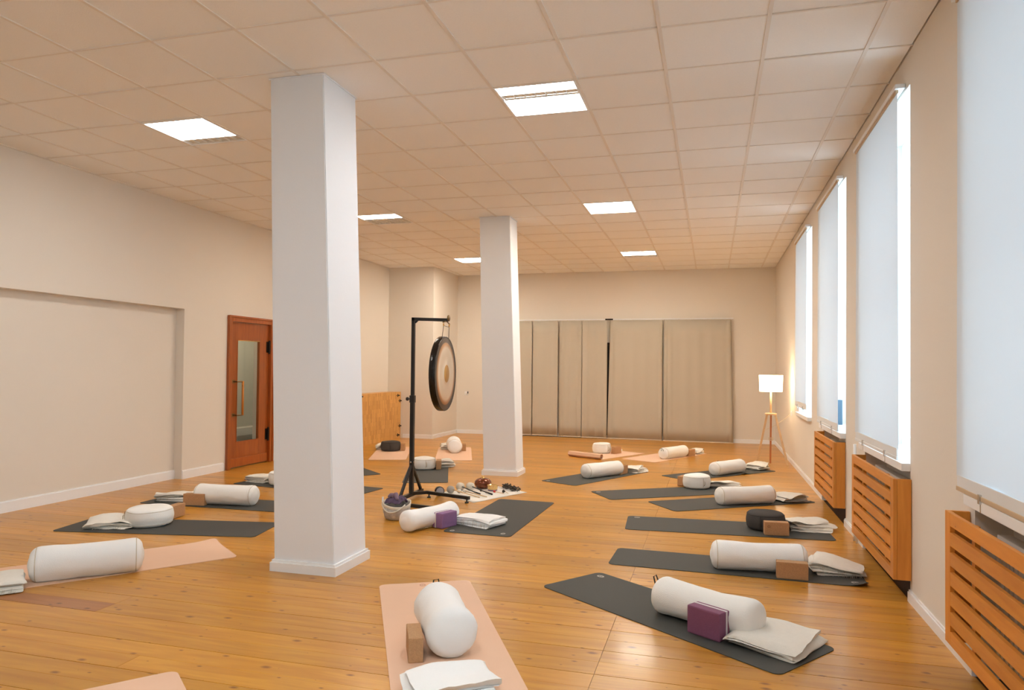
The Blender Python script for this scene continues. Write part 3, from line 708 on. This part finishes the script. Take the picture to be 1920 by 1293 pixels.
M_('T', .87, 2.385, 89.0, 1.66, .62, MATG, MATG2, 'dark grey yoga mat in the middle of the room beside the lavender block', GD, marks=((-.77, .24), (-.74, -.22)))

# ------------------------------------------------------------------ bolsters
def bolster(x, y, ang, Lb, D, m, label, seed=0, saddle=.0, loop=1, z0=.0045, seam=True):
    R = D / 2; t = tag(empty('bolster', (x, y, z0), math.radians(ang)), label, 'bolster', 'long cotton bolsters on the yoga mats')
    rc = R * .55; prof = []
    prof.append((0, -Lb / 2 - .010)); prof += [(R * .16, -Lb / 2 - .009), (R * .32, -Lb / 2 - .005)]
    for k in range(7): a = PI / 2 * k / 6; prof.append((R - rc + rc * math.sin(a), -Lb / 2 + rc * (1 - math.cos(a))))
    for k in range(1, 14): prof.append((R, -Lb / 2 + rc + (Lb - 2 * rc) * k / 14))
    prof += [(r, -z) for r, z in prof[:10][::-1]]
    def fn(p):
        u = p.z / (Lb / 2); s = 1 - saddle * (1 - min(1, abs(u)) ** 2) + .045 * noise.noise(Vector((u * 2.2 + seed, p.x * 7, p.y * 7 + seed)))
        x_, y_ = p.x * s * 1.03, p.y * s
        n = .006 * noise.noise(Vector((u * 5, p.x * 20 + seed, p.y * 20)))
        x_ += n; yy_ = max(y_, -R * .90) + R * .90
        if y_ > 0: yy_ -= saddle * R * .9 * (1 - min(1, abs(u)) ** 2) * .6
        return (x_, yy_, p.z)
    link('cover', lathe(B(), prof, 32, 'X', fn=fn), m, t, True)
    if seam:
        for s in (-1, 1):
            def fs(p, s=s):
                q = fn(Vector((p.x, p.y, s * (Lb / 2 - rc * .62)))); return (q[0], q[1], q[2] + p.z)
            link('piping', torus(B(), R * .955, .0028, 36, 5, 'X', fn=fs), PIPE, t, True)
        # radial panel seams on the end caps
    if loop:
        for s in ((-1,) if loop == 1 else (1,) if loop == 2 else (-1, 1)):
            xe = s * (Lb / 2 + .004); link('loop_handle', tube(B(), [(xe, -.02, R * 1.35), (xe + s * .018, -.014, R * 1.75), (xe + s * .02, .014, R * 1.78), (xe, .02, R * 1.35)], .004, 6), CHARP if loop != 3 else PIPE, t, True)
    return t
def BO(k, p, q, D, m, label, **kw):
    vx, vy = (p[0] + q[0]) / 2 - 2.81, (p[1] + q[1]) / 2 + 4.32; vl = math.hypot(vx, vy); sh_ = .05
    p = (p[0] + vx / vl * sh_, p[1] + vy / vl * sh_); q = (q[0] + vx / vl * sh_, q[1] + vy / vl * sh_); D *= 1.06; kw.setdefault('saddle', .045)
    """p, q: the two end points of the axis on the floor."""
    L_ = math.hypot(q[0] - p[0], q[1] - p[1]); bolster((p[0] + q[0]) / 2, (p[1] + q[1]) / 2, math.degrees(math.atan2(q[1] - p[1], q[0] - p[0])), L_ + .09, D, m, label, seed=ord(k), **kw)
BO('A', (2.549, -.034), (3.029, -.319), .212, COTTON, 'white bolster leaning behind the wine purple block at lower right', saddle=.10, loop=1, seam=False)
BO('B', (2.857, 1.061), (3.42, 1.11), .198, COTW, 'white bolster behind a cork block, second mat from the front at right', loop=0)
BO('T', (.28, 1.427), (.482, 1.937), .190, COTW, 'white sagging bolster beside the lavender block and patterned basket', saddle=.14, loop=0, seam=False)
BO('D', (2.911, 3.624), (3.42, 3.89), .190, COTTON, 'cream bolster on the third mat pointing to the radiator covers, no block', loop=0)
BO('F', (2.86, 5.82), (3.20, 6.28), .185, COTTON, 'cream bolster farthest back at right, in front of the floor lamp', loop=0)
BO('G', (1.238, 4.983), (1.581, 5.468), .190, COTTON, 'cream bolster on the mat right of the rear pillar', loop=0)
BO('I', (2.079, 7.398), (2.36, 7.90), .185, COTTON, 'cream bolster on the far right peach mat before the curtains', loop=1)
BO('Q', (-1.43, -.64), (-1.015, -.245), .225, COTW, 'long white bolster on the peach mat at the left edge', loop=0)
BO('O', (-2.27, 1.94), (-1.70, 2.015), .205, COTTON, 'cream bolster left of the front pillar with a cork block before it', loop=0)
BO('R', (1.37, -.635), (1.60, -1.02), .250, COTW, 'plump white bolster at the bottom centre on peach mat', saddle=.08, loop=1, seam=False)
BO('L', (-1.342, 7.0), (-1.55, 7.5), .235, COTW, 'white bolster seen end on, on the peach mat behind the gong', loop=0)

# ------------------------------------------------------------------ round cushions
def cushion(x, y, ang, R, Hc, m, pm, label, seed=0, z0=.0045, seam_m=None):
    t = tag(empty('meditation_cushion', (x, y, z0), math.radians(ang)), label, 'cushion', 'round meditation cushions')
    prof = [(0, 0), (R * .5, 0), (R * .86, .002), (R * .95, .012), (R * .995, .03)]
    n = 8
    for k in range(n + 1):
        s = k / n; prof.append((R * (1 + .035 * math.sin(PI * s)), .035 + (Hc - .07) * s))
    prof += [(R * .985, Hc - .022), (R * .945, Hc - .008), (R * .88, Hc + .001), (R * .6, Hc + .009), (R * .3, Hc + .012), (0, Hc + .012)]
    def fn(p):
        a = math.atan2(p.y, p.x); r = math.hypot(p.x, p.y); k = 1 + .03 * noise.noise(Vector((math.cos(a) * 1.6 + seed, math.sin(a) * 1.6, p.z * 9)))
        return (p.x * k, p.y * k, p.z + (.010 * noise.noise(Vector((p.x * 6 + seed, p.y * 6, seed))) if p.z > .03 else 0))
    link('cover', lathe(B(), prof, 40, fn=fn), m, t, True)
    for z, rr in ((Hc - .016, .975), (.022, .985)):
        link('piping', torus(B(), R * rr, .0022, 44, 5, 'Z', fn=lambda p, z=z: fn(Vector((p.x, p.y, p.z + z)))), pm, t, True)
    b = B(); pts = []
    for k in range(9):
        s = k / 8; z = .03 + (Hc - .05) * s; q = fn(Vector((R * (1.005 + .03 * math.sin(PI * s)), 0, z))); pts.append((q[0] + .001, q[1], q[2]))
    link('side_seam', tube(b, pts, .0026, 5), seam_m or pm, t)
    b = B(); q = fn(Vector((R * 1.03, .03, Hc * .5))); tube(b, [(q[0], .01, Hc * .72), (q[0] + .012, .012, Hc * .6), (q[0] + .012, .012, Hc * .42), (q[0], .01, Hc * .3)], .004, 5); link('carry_strap', b, pm, t, True)
    return t
cushion(3.29, 2.585, -110, .165, .150, CHAR, CHARP, 'charcoal round cushion on the right, behind a cork block', 1)
cushion(2.64, 4.72, -60, .160, .155, COTTON, PIPE, 'white round cushion right of the middle with a cork block at its left', 2)
cushion(-2.05, 1.01, -140, .195, .150, COTTON, PIPE, 'large white round cushion on the left mat beside a folded blanket', 3, seam_m=mat('tan_seam', (.42, .26, .13), .8))
cushion(-2.51, 6.99, -70, .165, .160, CHAR, CHARP, 'dark round cushion on the peach mat by the strip wood box', 4)
cushion(-1.11, 5.12, -60, .165, .155, COTTON, PIPE, 'white round cushion on the grey mat behind the gong pole', 5)
cushion(.99, 7.96, -40, .155, .165, COTTON, PIPE, 'white round cushion on the peach mat with the rolled end', 6)
cushion(-2.22, 3.31, -60, .150, .150, COTTON, PIPE, 'white round cushion peeking out left of the front pillar', 7)

# ------------------------------------------------------------------ blocks
def cork(x, y, ang, label, Lk=.205, Wk=.072, Hk=.115, mark=False, z0=.0045):
    t = tag(empty('cork_block', (x, y, z0), math.radians(ang)), label, 'yoga block', 'cork yoga blocks')
    link('block_body', bx(-Lk / 2, Lk / 2, -Wk / 2, Wk / 2, 0, Hk, bev=.005), CORK, t)
    if mark:
        b = torus(B(), .011, .0015, 20, 4, 'Y', (-Lk * .33, -Wk / 2 - .0003, Hk * .66)); torus(b, .005, .001, 12, 4, 'Y', (-Lk * .33, -Wk / 2 - .0003, Hk * .66)); link('burnt_mark', b, CORKD, t)
    return t
cork(3.353, .985, -1, 'cork block standing before the white bolster, second mat at right')
cork(3.362, 2.35, 6.5, 'cork block with a burnt mark before the charcoal cushion', mark=True)
cork(2.475, 4.88, 68, 'cork block end on, left of the white round cushion', .19)
cork(1.62, 5.57, 71, 'cork block beside the bolster right of the rear pillar', .22, .095, .118)
cork(1.245, 7.95, 62, 'cork block beside the white round cushion before the curtains', .2)
cork(2.47, 8.04, 68, 'cork block beside the bolster on the far right peach mat', .2, .09, .11)
cork(-.92, 5.20, 110, 'cork block right of the white cushion behind the gong', .2, .07, .125)
cork(-2.33, 7.10, 110, 'cork block right of the dark cushion by the strip wood box', .2)
cork(-1.34, 7.45, 110, 'cork block right of the end-on bolster at the back', .2)
cork(-2.285, 1.885, 11, 'cork block before the cream bolster left of the front pillar', .225, .075, .118)
cork(-2.055, 1.335, 98, 'cork block half hidden behind the large white round cushion', .20, .075, .118)
cork(1.392, -1.00, 117, 'cork block on edge beside the plump bolster at bottom centre', .21, .072, .12)
cork(3.02, 7.02, 40, 'cork block lying behind the farthest bolster near the floor lamp', .22, .12, .072, z0=0)
def foam(x, y, ang, L_, W_, Hh, m, label, sy):
    """laminated foam block; sy: side of the pale stripe."""
    t = tag(empty('foam_block', (x, y, .0045), math.radians(ang)), label, 'yoga block', 'purple foam yoga blocks')
    a = -W_ / 2; s0 = sy * W_ / 2 - sy * W_ * .34; s0, s1 = sorted((s0, s0 + sy * .010))
    link('foam_layer', bx(-L_ / 2, L_ / 2, a, s0, 0, Hh, bev=.009), m, t)
    link('pale_stripe', bx(-L_ / 2 - .0006, L_ / 2 + .0006, s0 - .001, s1 + .001, .001, Hh + .0006, bev=.002), STRIPE, t)
    link('foam_layer', bx(-L_ / 2, L_ / 2, s1, W_ / 2, 0, Hh, bev=.009), m, t)
    return t
foam(2.80, -.292, -34, .205, .098, .150, PURP, 'wine purple foam block with white stripe, before the bolster at lower right', 1)
foam(.495, 1.755, 68.5, .20, .118, .135, PURPL, 'lavender purple foam block with white stripe beside the sagging bolster', 1)

# ------------------------------------------------------------------ folded blankets
def blanket(x, y, ang, Lu, Wv, n, s, label, seed=0, fan=0.0, pinch=0.0, crown=0.0, rough=.008, fringe=0, z0=.0045, shear=0.0, cut=0.0, m=None, flatend=0.0, spread=.02):
    """cloth folded to and fro n times: fold loops lie at both u ends, the layered edge at the v ends."""
    t = tag(empty('folded_blanket', (x, y, z0), math.radians(ang)), label, 'blanket', 'folded cream blankets on the yoga mats')
    rnd = random.Random(seed); path = []; ht = n * s
    for k in range(n):
        z = s * (k + .5); a, b = (-Lu / 2, Lu / 2) if k % 2 == 0 else (Lu / 2, -Lu / 2)
        ex = lambda: rnd.uniform(-.012, .012)
        a += (ex() if k else 0); bb = b + ex() - (cut * Lu * (k / n) if k % 2 == 0 else 0)
        if path: a = path[-1][0]
        for q in range(1 if path else 0, 13): path.append((a + (bb - a) * q / 12, z, 1 if k % 2 == 0 else -1))
        if k < n - 1:
            sg = 1 if k % 2 == 0 else -1
            for q in range(1, 5): th = PI * q / 5; path.append((bb + sg * s * .5 * math.sin(th), z + s * .5 * (1 - math.cos(th)), 0))
    th_ = s * .37; Lp, Rp = [], []
    for i, (u, z, _) in enumerate(path):
        a = path[max(i - 1, 0)]; b = path[min(i + 1, len(path) - 1)]; dx, dz = b[0] - a[0], b[1] - a[1]; l = math.hypot(dx, dz) or 1
        Lp.append((u - dz / l * th_, z + dx / l * th_)); Rp.append((u + dz / l * th_, z - dx / l * th_))
    Mv = 16; bm = B(); LV, RV = [], []
    sx = seed * 3.7
    def mp(u, z, f):
        v = Wv * (f - .5); h = z / ht
        e = noise.noise(Vector((u * 5 + sx, h * 3.5, v * 3))) * rough * 2
        v *= 1 + .15 * noise.noise(Vector((h * 7 + sx, u * 3, 1.7)))
        li = z / s - .5; v += spread * noise.noise(Vector((li * .73 + sx, .4, 9.1))) * 1.6; u = u + spread * noise.noise(Vector((li * .73 + sx, 7.7, 3.3))) * 1.3
        v *= 1 - pinch * max(0, (u / Lu + .5)) ** 1.3
        u2 = u + rough * 2.2 * noise.noise(Vector((v * 6, h * 6 + sx, 5.5))) + shear * v
        a = fan * h + rough * 3 * noise.noise(Vector((h * 5, sx, 2.2))); ca, sa = math.cos(a), math.sin(a)
        u3, v3 = u2 * ca - v * sa, u2 * sa + v * ca
        droop = max(0, abs(v) / (Wv / 2) - .55) * .22 * h * ht + max(0, abs(u) / (Lu / 2) - .6) * .18 * h * ht
        zz = z * (1 + crown * noise.noise(Vector((u * 4 + sx, v * 4, .3)))) - droop + e * h
        zz -= flatend * z * max(0, (u / Lu + .5)) 
        zz += .35 * rough * noise.noise(Vector((u3 * 22, v3 * 22, h * 2 + sx)))
        return (u3, v3, max(zz, .0008))
    for j in range(Mv + 1):
        f = j / Mv; LV.append([bm.verts.new(mp(u, z, f)) for u, z in Lp]); RV.append([bm.verts.new(mp(u, z, f)) for u, z in Rp])
    npnt = len(path)
    for j in range(Mv):
        for i in range(npnt - 1):
            bm.faces.new((LV[j][i], LV[j][i + 1], LV[j + 1][i + 1], LV[j + 1][i])); bm.faces.new((RV[j][i], RV[j + 1][i], RV[j + 1][i + 1], RV[j][i + 1]))
        for i in (0, npnt - 1): bm.faces.new((LV[j][i], LV[j + 1][i], RV[j + 1][i], RV[j][i]))
    for j in (0, Mv):
        for i in range(npnt - 1): bm.faces.new((LV[j][i], RV[j][i], RV[j][i + 1], LV[j][i + 1]))
    o = link('cloth', bm, m or WOOL, t, True); sharp(o, 70)
    if fringe:
        fb = B()
        for q in range(fringe):
            k = rnd.randrange(max(1, n - 1)); z = s * (k + .5); u = rnd.uniform(-Lu / 2 * .9, Lu / 2 * .9); f = 0.0
            p = mp(u, z, f); l = rnd.uniform(.010, .022)
            tube(fb, [p, (p[0] + rnd.uniform(-.004, .004), p[1] - l * .6, max(p[2] - .004, .002)), (p[0] + rnd.uniform(-.006, .006), p[1] - l, .0015)], [.0016, .0013, .0008], 4)
        fo = link('fringe', fb, WOOLD, t); fo['kind'] = 'stuff'
    return t
blanket(3.14, -.29, -31, .35, .40, 3, .021, 'cream folded blanket lying at the near end of the lower right mat', 1, rough=.007, crown=.25, fan=.16, spread=.03)
blanket(3.68, 1.26, 8, .31, .29, 6, .0175, 'cream many-layered blanket with splayed folds on the curled corner mat', 2, fan=-.45, rough=.010, crown=.25, flatend=.35, pinch=.15, spread=.045, fringe=26)
blanket(3.67, 2.68, -6, .33, .28, 5, .020, 'crumpled cream blanket beside the charcoal cushion', 3, fan=.6, rough=.014, crown=.4, flatend=.3, pinch=.25, spread=.05)
blanket(3.67, 4.18, 26, .32, .28, 5, .019, 'cream blanket half unrolled behind the bolster without a block', 4, fan=.4, rough=.012, crown=.3, flatend=.5, pinch=.3, spread=.045)
blanket(2.95, 4.93, 16, .40, .18, 4, .026, 'cream blanket twisted to a long tail right of the white cushion', 5, fan=.3, rough=.014, crown=.4, flatend=.45, pinch=.62)
blanket(3.47, 6.74, 42, .26, .24, 5, .019, 'rumpled cream blanket farthest back on the right beside the floor lamp', 6, fan=.5, rough=.016, crown=.4, pinch=.1, spread=.04)
blanket(1.77, 5.88, 55, .26, .24, 5, .016, 'rumpled cream blanket on the mat right of the rear pillar', 7, fan=.5, rough=.014, crown=.4, flatend=.3, spread=.045, fringe=16)
blanket(2.57, 8.43, 60, .22, .18, 4, .018, 'small cream blanket beside the bolster on the far right peach mat', 8, fan=.4, rough=.02, crown=.5)
blanket(1.19, 8.26, 30, .18, .12, 3, .026, 'cream blanket behind the white cushion before the curtains', 9, fan=.3, rough=.01)
blanket(-2.76, 7.17, 20, .20, .20, 4, .026, 'cream blanket left of the dark cushion by the strip wood box', 10, fan=.5, rough=.02, crown=.4)
blanket(-1.70, 7.56, 20, .20, .24, 4, .028, 'white rolled blanket left of the end-on bolster at the back', 11, fan=.3, rough=.01)
blanket(-.93, 5.44, 20, .24, .20, 4, .026, 'cream blanket behind the cushion and block at the gong', 12, fan=.3, rough=.015)
blanket(-2.56, 3.42, -8, .28, .28, 5, .017, 'folded cream blanket with layered edge by the front pillar and door', 13, fan=.2, rough=.010, fringe=20)
blanket(-2.66, 2.10, 14, .40, .26, 4, .021, 'loosely folded cream blanket left of the cork block and bolster', 14, fan=.4, rough=.014, crown=.6, pinch=-.1, fringe=12, spread=.05)
blanket(-2.31, .86, 14, .36, .27, 3, .030, 'puffy folded cream blanket left of the large round cushion', 15, fan=.35, rough=.02, crown=.6, fringe=16)
blanket(-1.56, -.83, 48, .30, .28, 4, .021, 'folded cream blanket cut off by the left edge', 16, fan=.1, rough=.008, fringe=24)
blanket(1.70, -1.33, 118 - 90 + 0, .36, .24, 4, .022, 'white folded blanket at the bottom edge before the plump bolster', 17, fan=.25, rough=.014, crown=.4, m=COTW)
blanket(.775, 1.95, -20, .37, .27, 5, .0165, 'neatly folded white blanket on the middle grey mat', 18, fan=.04, rough=.006, crown=.15, spread=.012, fringe=16, m=COTW)

# ------------------------------------------------------------------ gong stand and gong
gx, gy = -.355, 2.95
t = tag(empty('gong_stand', (gx, gy, 0)), 'tall black steel stand with one arm holding the gong', 'gong stand')
link('pole', bar(B(), (0, 0, .05), (0, 0, 1.12), .042, .042), DARKM, t)
link('pole_extension', bar(B(), (0, 0, 1.08), (0, 0, 1.985), .034, .034), DARKM, t)
link('arm', bar(bar(B(), (-.017, 0, 1.97), (.405, 0, 1.955), .034, .034), (.02, 0, 1.93), (.055, 0, 1.962), .012, .02), DARKM, t)
for s_, ey in ((-1, -.30), (1, .26)):
    link('brace', bar(B(), (0, s_ * .02, .36), (0, ey, .06), .026, .026), DARKM, t)
link('base_beam', bar(B(), (0, -.34, .045), (0, .30, .045), .036, .036), DARKM, t)
lf = B(); bar(lf, (0, .0, .055), (.14, .13, .055), .034, .034); bar(lf, (.13, .125, .055), (.69, -.06, .055), .034, .034)
l1 = link('base_leg', lf, DARKM, t)
link('foot', lathe(lathe(B(), [(0, 0), (.022, 0), (.022, .010), (.008, .014), (.008, .045), (0, .045)], 12, off=(.66, -.05, 0)), [(0, 0), (.022, 0), (.022, .010), (.008, .014), (.008, .045), (0, .045)], 12, off=(.16, .115, 0)), DARKM, l1, True)
lf = B(); bar(lf, (0, -.30, .055), (.12, -.60, .055), .034, .034); bar(lf, (.11, -.60, .055), (.62, -.70, .055), .034, .034)
l2 = link('base_leg', lf, DARKM, t)
link('foot', lathe(B(), [(0, 0), (.022, 0), (.022, .010), (.008, .014), (.008, .045), (0, .045)], 12, off=(.59, -.69, 0)), DARKM, l2, True)
link('clamp', bx(-.027, .027, -.027, .027, 1.05, 1.13, bev=.004), DARKM, t)
k_ = B(); tube(k_, [(-.027, 0, 1.09), (-.055, 0, 1.09)], .006, 8); lathe(k_, [(0, -.012), (.018, -.012), (.021, 0), (.018, .012), (0, .012)], 12, 'X', (-.062, 0, 1.09)); link('clamp_knob', k_, DARKM, t)
link('bolt', lathe(B(), [(0, 0), (.010, 0), (.009, -.008), (0, -.01)], 10, 'Y', (0, -.021, .40)), STEEL, t); link('bolt', lathe(B(), [(0, 0), (.010, 0), (.009, .008), (0, .01)], 10, 'X', (.021, 0, .40)), STEEL, t)
k_ = B(); lathe(k_, [(0, -.008), (.034, -.006), (.034, .006), (0, .008)], 14, 'X', (.412, 0, 1.975)); link('arm_wheel', k_, OLDBR, t, True)
g0x, g0y, g0z, RG = gx + .385, gy, 1.372, .405
t = tag(empty('gong', (g0x, g0y, g0z)), 'large round bronze gong with dark rim and golden centre hanging from the stand', 'gong'); t.rotation_euler = (0, 0, .075)
pf = [(0, .012), (.096, .011), (.10, .008), (RG * .5, .007), (RG * .82, .004), (RG * .83, .001), (RG * .97, 0), (RG * .985, -.003), (RG * .97, -.006), (RG * .5, -.002), (0, .004)]
link('gong_face', lathe(B(), pf, 56, 'X'), GONG, t, True)
link('gong_rim', lathe(B(), [(RG * .965, .001), (RG * .99, .002), (RG, -.006), (RG * 1.002, -.058), (RG * .985, -.066), (RG * .98, -.060), (RG * .985, -.008), (RG * .965, .001)], 56, 'X'), RIMM, t, True)
yo = B(); pts = [(0, -.11, .578), (0, -.06, .572), (0, 0, .556), (0, .07, .572), (0, .13, .566)]
tube(yo, [(0, -.12, .553), (0, -.02, .568), (0, .03, .568), (0, .13, .545)], .007, 8); yk = link('yoke', yo, OLDBR, t, True)
link('hook', tube(B(), [(0, 0, .568), (0, 0, .585)], .006, 6), OLDBR, yk)
for yy_ in (-.10, .11): link('ring', torus(B(), .014, .004, 16, 6, 'X', (0, yy_, .528)), BRASS, t, True)
cd = B()
for yy_, y2 in ((-.10, -.12), (.11, .13)): tube(cd, [(0, yy_, .515), (-.01, y2, math.sqrt(RG ** 2 - y2 ** 2) - .006)], .003, 6)
tube(cd, [(0, -.10, .517), (0, .11, .512)], .0025, 6); link('cord', cd, IRON, t)

# ------------------------------------------------------------------ white cloth with instruments
def groundsheet():
    Q = [Vector((.754, 3.729)), Vector((.375, 2.93)), Vector((-.228, 3.318)), Vector((.22, 4.08))]; bm = B(); n = 12; g = []
    for i in range(n + 1):
        r_ = []
        for j in range(n + 1):
            a, b = i / n, j / n; p = (Q[0] * (1 - a) + Q[1] * a) * (1 - b) + (Q[3] * (1 - a) + Q[2] * a) * b
            e = min(a, 1 - a, b, 1 - b); p = p + Vector((noise.noise(Vector((a * 4, b * 4, 2))), noise.noise(Vector((a * 4, b * 4, 8))))) * .012
            r_.append(bm.verts.new((p.x, p.y, .004 + .003 * abs(noise.noise(Vector((a * 5, b * 5, 4))))  * (1 if e < .1 else .0))))
        g.append(r_)
    for i in range(n):
        for j in range(n): bm.faces.new((g[i][j], g[i + 1][j], g[i + 1][j + 1], g[i][j + 1]))
    o = link('groundcloth', bm, mat('white_felt_cloth', (.80, .77, .72), .95, bump=(200, .3)), smooth=True)
    md = o.modifiers.new('thickness', 'SOLIDIFY'); md.thickness = .0035; md.offset = -1
    return tag(o, 'white square cloth spread on the floor under the instruments', 'cloth')
groundsheet()
ZC = .0045
t = tag(empty('singing_bowl', (.185, 3.83, ZC)), 'brown rounded bronze bowl with a knob on the white cloth', 'bowl')
link('bowl_body', lathe(B(), [(0, 0), (.05, 0), (.085, .012), (.104, .05), (.098, .085), (.07, .112), (.03, .122), (0, .124)], 32), BOWLM, t, True)
link('knob', lathe(B(), [(.028, .119), (.03, .126), (.016, .128), (.014, .134), (.018, .139), (.010, .143), (0, .143)], 18), BRASS, t, True)
t = tag(empty('brass_bowl', (.345, 3.70, ZC)), 'small open brass bowl next to the brown bronze bowl', 'bowl')
link('bowl_body', lathe(B(), [(0, 0), (.04, 0), (.058, .02), (.064, .058), (.066, .066), (.060, .066), (.056, .03), (.035, .01), (0, .008)], 28), BRASS, t, True)
link('cushion_ring', torus(B(), .047, .010, 24, 8, 'Z', (0, 0, .010)), PCLOTHL, t, True)
def mallet(hx, hy, ex, ey, hr, hl, m, sm, label, name='mallet', sr=.006, hz=None):
    """felt head at (hx,hy), stick towards (ex,ey)."""
    L_ = math.hypot(ex - hx, ey - hy); ang = math.atan2(ey - hy, ex - hx); t = tag(empty(name, (hx, hy, ZC), ang), label, 'mallet', 'gong mallets on the white cloth')
    z = hz or hr
    link('head', lathe(B(), [(0, -hl / 2), (hr * .7, -hl / 2 * .95), (hr * .95, -hl * .3), (hr, 0), (hr * .95, hl * .3), (hr * .7, hl / 2 * .95), (0, hl / 2)], 20, 'X', (0, 0, z)), m, t, True)
    link('stick', tube(B(), [(hl * .45, 0, z), (L_, 0, sr + .001)], sr, 8), sm, t, True)
    if sm is DARKM: link('grip', tube(B(), [(L_ * .72, 0, z + (sr - z) * .72 + .001), (L_ * 1.02, 0, sr + .005)], sr * 1.6, 8), DARKM, t, True)
    return t
mallet(-.02, 3.60, .29, 3.386, .046, .085, FELT, DARKM, 'white felt mallet with black stick, left of the two large ones')
mallet(.09, 3.64, .425, 3.411, .046, .085, FELT, DARKM, 'white felt mallet with black stick beside the brown bowl')
mallet(-.06, 3.385, .35, 3.20, .042, .075, FELTG, LEGW, 'grey felt mallet with pale stick nearest the gong stand')
mallet(.03, 3.42, .29, 3.24, .022, .04, FELT, LEGW, 'small white mallet with pale stick, nearer the camera', sr=.004)
mallet(.09, 3.44, .415, 3.26, .022, .04, FELT, LEGW, 'small white mallet with pale stick, beside its twin')
mallet(.405, 3.58, .53, 3.53, .012, .03, RED, LEGW, 'little red headed striker on the white cloth', sr=.004)
mallet(.235, 3.60, .40, 3.50, .012, .02, SEED, LEGW, 'thin striker with a tiny dark head on the white cloth', sr=.003)
sb = B(); rs = random.Random(5)
for q in range(150):
    a = rs.random(); cx_ = .42 + .20 * a + rs.uniform(-.03, .05); cy_ = 3.93 - .19 * a + rs.uniform(-.075, .075); zz = rs.uniform(.012, .045) * (1 - .4 * a)
    d_ = Vector((rs.uniform(-1, 1), rs.uniform(-1, 1), rs.uniform(-.3, .3))).normalized() * .011; c_ = Vector((cx_, cy_, zz + ZC + .004))
    tube(sb, [c_ - d_, c_ - d_ * .4, c_ + d_ * .4, c_ + d_], [.002, .008, .008, .002], 5)
o = link('seed_pod_shaker', sb, SEED, smooth=True); tag(o, 'dark rattling string of seed pods heaped on the white cloth', 'seed rattle'); o['kind'] = 'stuff'
t = tag(empty('hand_bell', (.505, 3.60, ZC), -.6), 'tiny dark cone bell with stick at the cloth edge', 'bell')
link('bell_cone', lathe(B(), [(.018, 0), (.012, .02), (.003, .034), (0, .034)], 14, 'X', (0, 0, .018)), SEED, t, True); link('stick', tube(B(), [(.03, 0, .018), (.09, 0, .008)], .003, 6), LEGW, t)
t = tag(empty('frame_drum', (-.125, 3.20, 0), -.9), 'small black drum-shaped pot with a pale round face behind the stand leg', 'drum')
link('drum_shell', lathe(B(), [(0, -.03), (.045, -.03), (.052, -.02), (.052, .025), (.047, .03), (.046, .024), (0, .02)], 22, 'X', (0, 0, .054)), DARKM, t, True)
link('drum_face', lathe(B(), [(0, .021), (.045, .025), (.04, .027), (0, .027)], 22, 'X', (0, 0, .054)), mat('grey_skin', (.42, .42, .46), .5), t, True)

# ------------------------------------------------------------------ patterned basket with purple cloth
t = tag(empty('fabric_basket', (-.065, 1.94, 0)), 'grey patterned fabric basket with pale rim beside the sagging bolster', 'basket')
def bf(p):
    a = math.atan2(p.y, p.x); r = 1 + .03 * noise.noise(Vector((math.cos(a) * 2, math.sin(a) * 2, p.z * 8))); dip = -.035 * max(0, math.cos(a + 1.0)) * (p.z / .16)
    return (p.x * r, p.y * r, p.z + dip)
link('basket_body', lathe(B(), [(0, 0), (.09, 0), (.108, .012), (.126, .07), (.134, .15), (.130, .15), (.121, .07), (.10, .016), (0, .012)], 36, fn=bf), FABR, t, True)
link('rim_band', lathe(B(), [(.135, .138), (.139, .16), (.137, .168), (.129, .168), (.128, .14)], 36, fn=bf), FELT, t, True)
link('handle', tube(B(), [(.137 * math.cos(a), .137 * math.sin(a) , .15 - .07 * math.sin((a - math.radians(-150)) / math.radians(120) * PI)) for a in [math.radians(-150 + q * 10) for q in range(13)]], .007, 6), FELT, t, True)
link('care_label', bx(-.145, -.135, -.02, .0, .15, .20), TRIM, t)
bm = B(); n = 22; g = []
for i in range(n + 1):
    r_ = []
    for j in range(n + 1):
        a, b = (i / n - .5) * 2, (j / n - .5) * 2; k = math.sqrt(max(0, 1 - .5 * max(a * a, b * b)))
        x_, y_ = a * k * .118, b * math.sqrt(max(0, 1 - .5 * a * a)) * .118
        rr = math.hypot(x_, y_) / .118
        z = .160 + .042 * (1 - rr ** 3) * (1.0 + .9 * noise.noise(Vector((x_ * 22, y_ * 22, 3)))) + .03 * noise.noise(Vector((x_ * 40, y_ * 40, 7)))
        r_.append(bm.verts.new((x_, y_, max(z, .12))))
    g.append(r_)
for i in range(n):
    for j in range(n): bm.faces.new((g[i][j], g[i + 1][j], g[i + 1][j + 1], g[i][j + 1]))
c1 = link('crumpled_cloth', bm, PCLOTH, smooth=True, loc=(-.075, 1.95, 0)); md = c1.modifiers.new('thickness', 'SOLIDIFY'); md.thickness = .006
tag(c1, 'crumpled dark purple cloth heaped in the patterned basket', 'cloth')
bm = B(); pts = []
for q in range(14):
    a = q / 13; pts.append((-.06 + .10 * a, -.05 + .03 * math.sin(a * 4), .205 + .02 * math.sin(a * PI) + .012 * math.sin(a * 11)))
tube(bm, pts, [.012 + .014 * math.sin(PI * (q + .5) / 14) for q in range(14)], 10)
c2 = link('rolled_cloth', bm, PCLOTHL, smooth=True, loc=(-.065, 1.94, 0)); tag(c2, 'pale purple rolled cloth on top of the dark cloth in the basket', 'cloth')
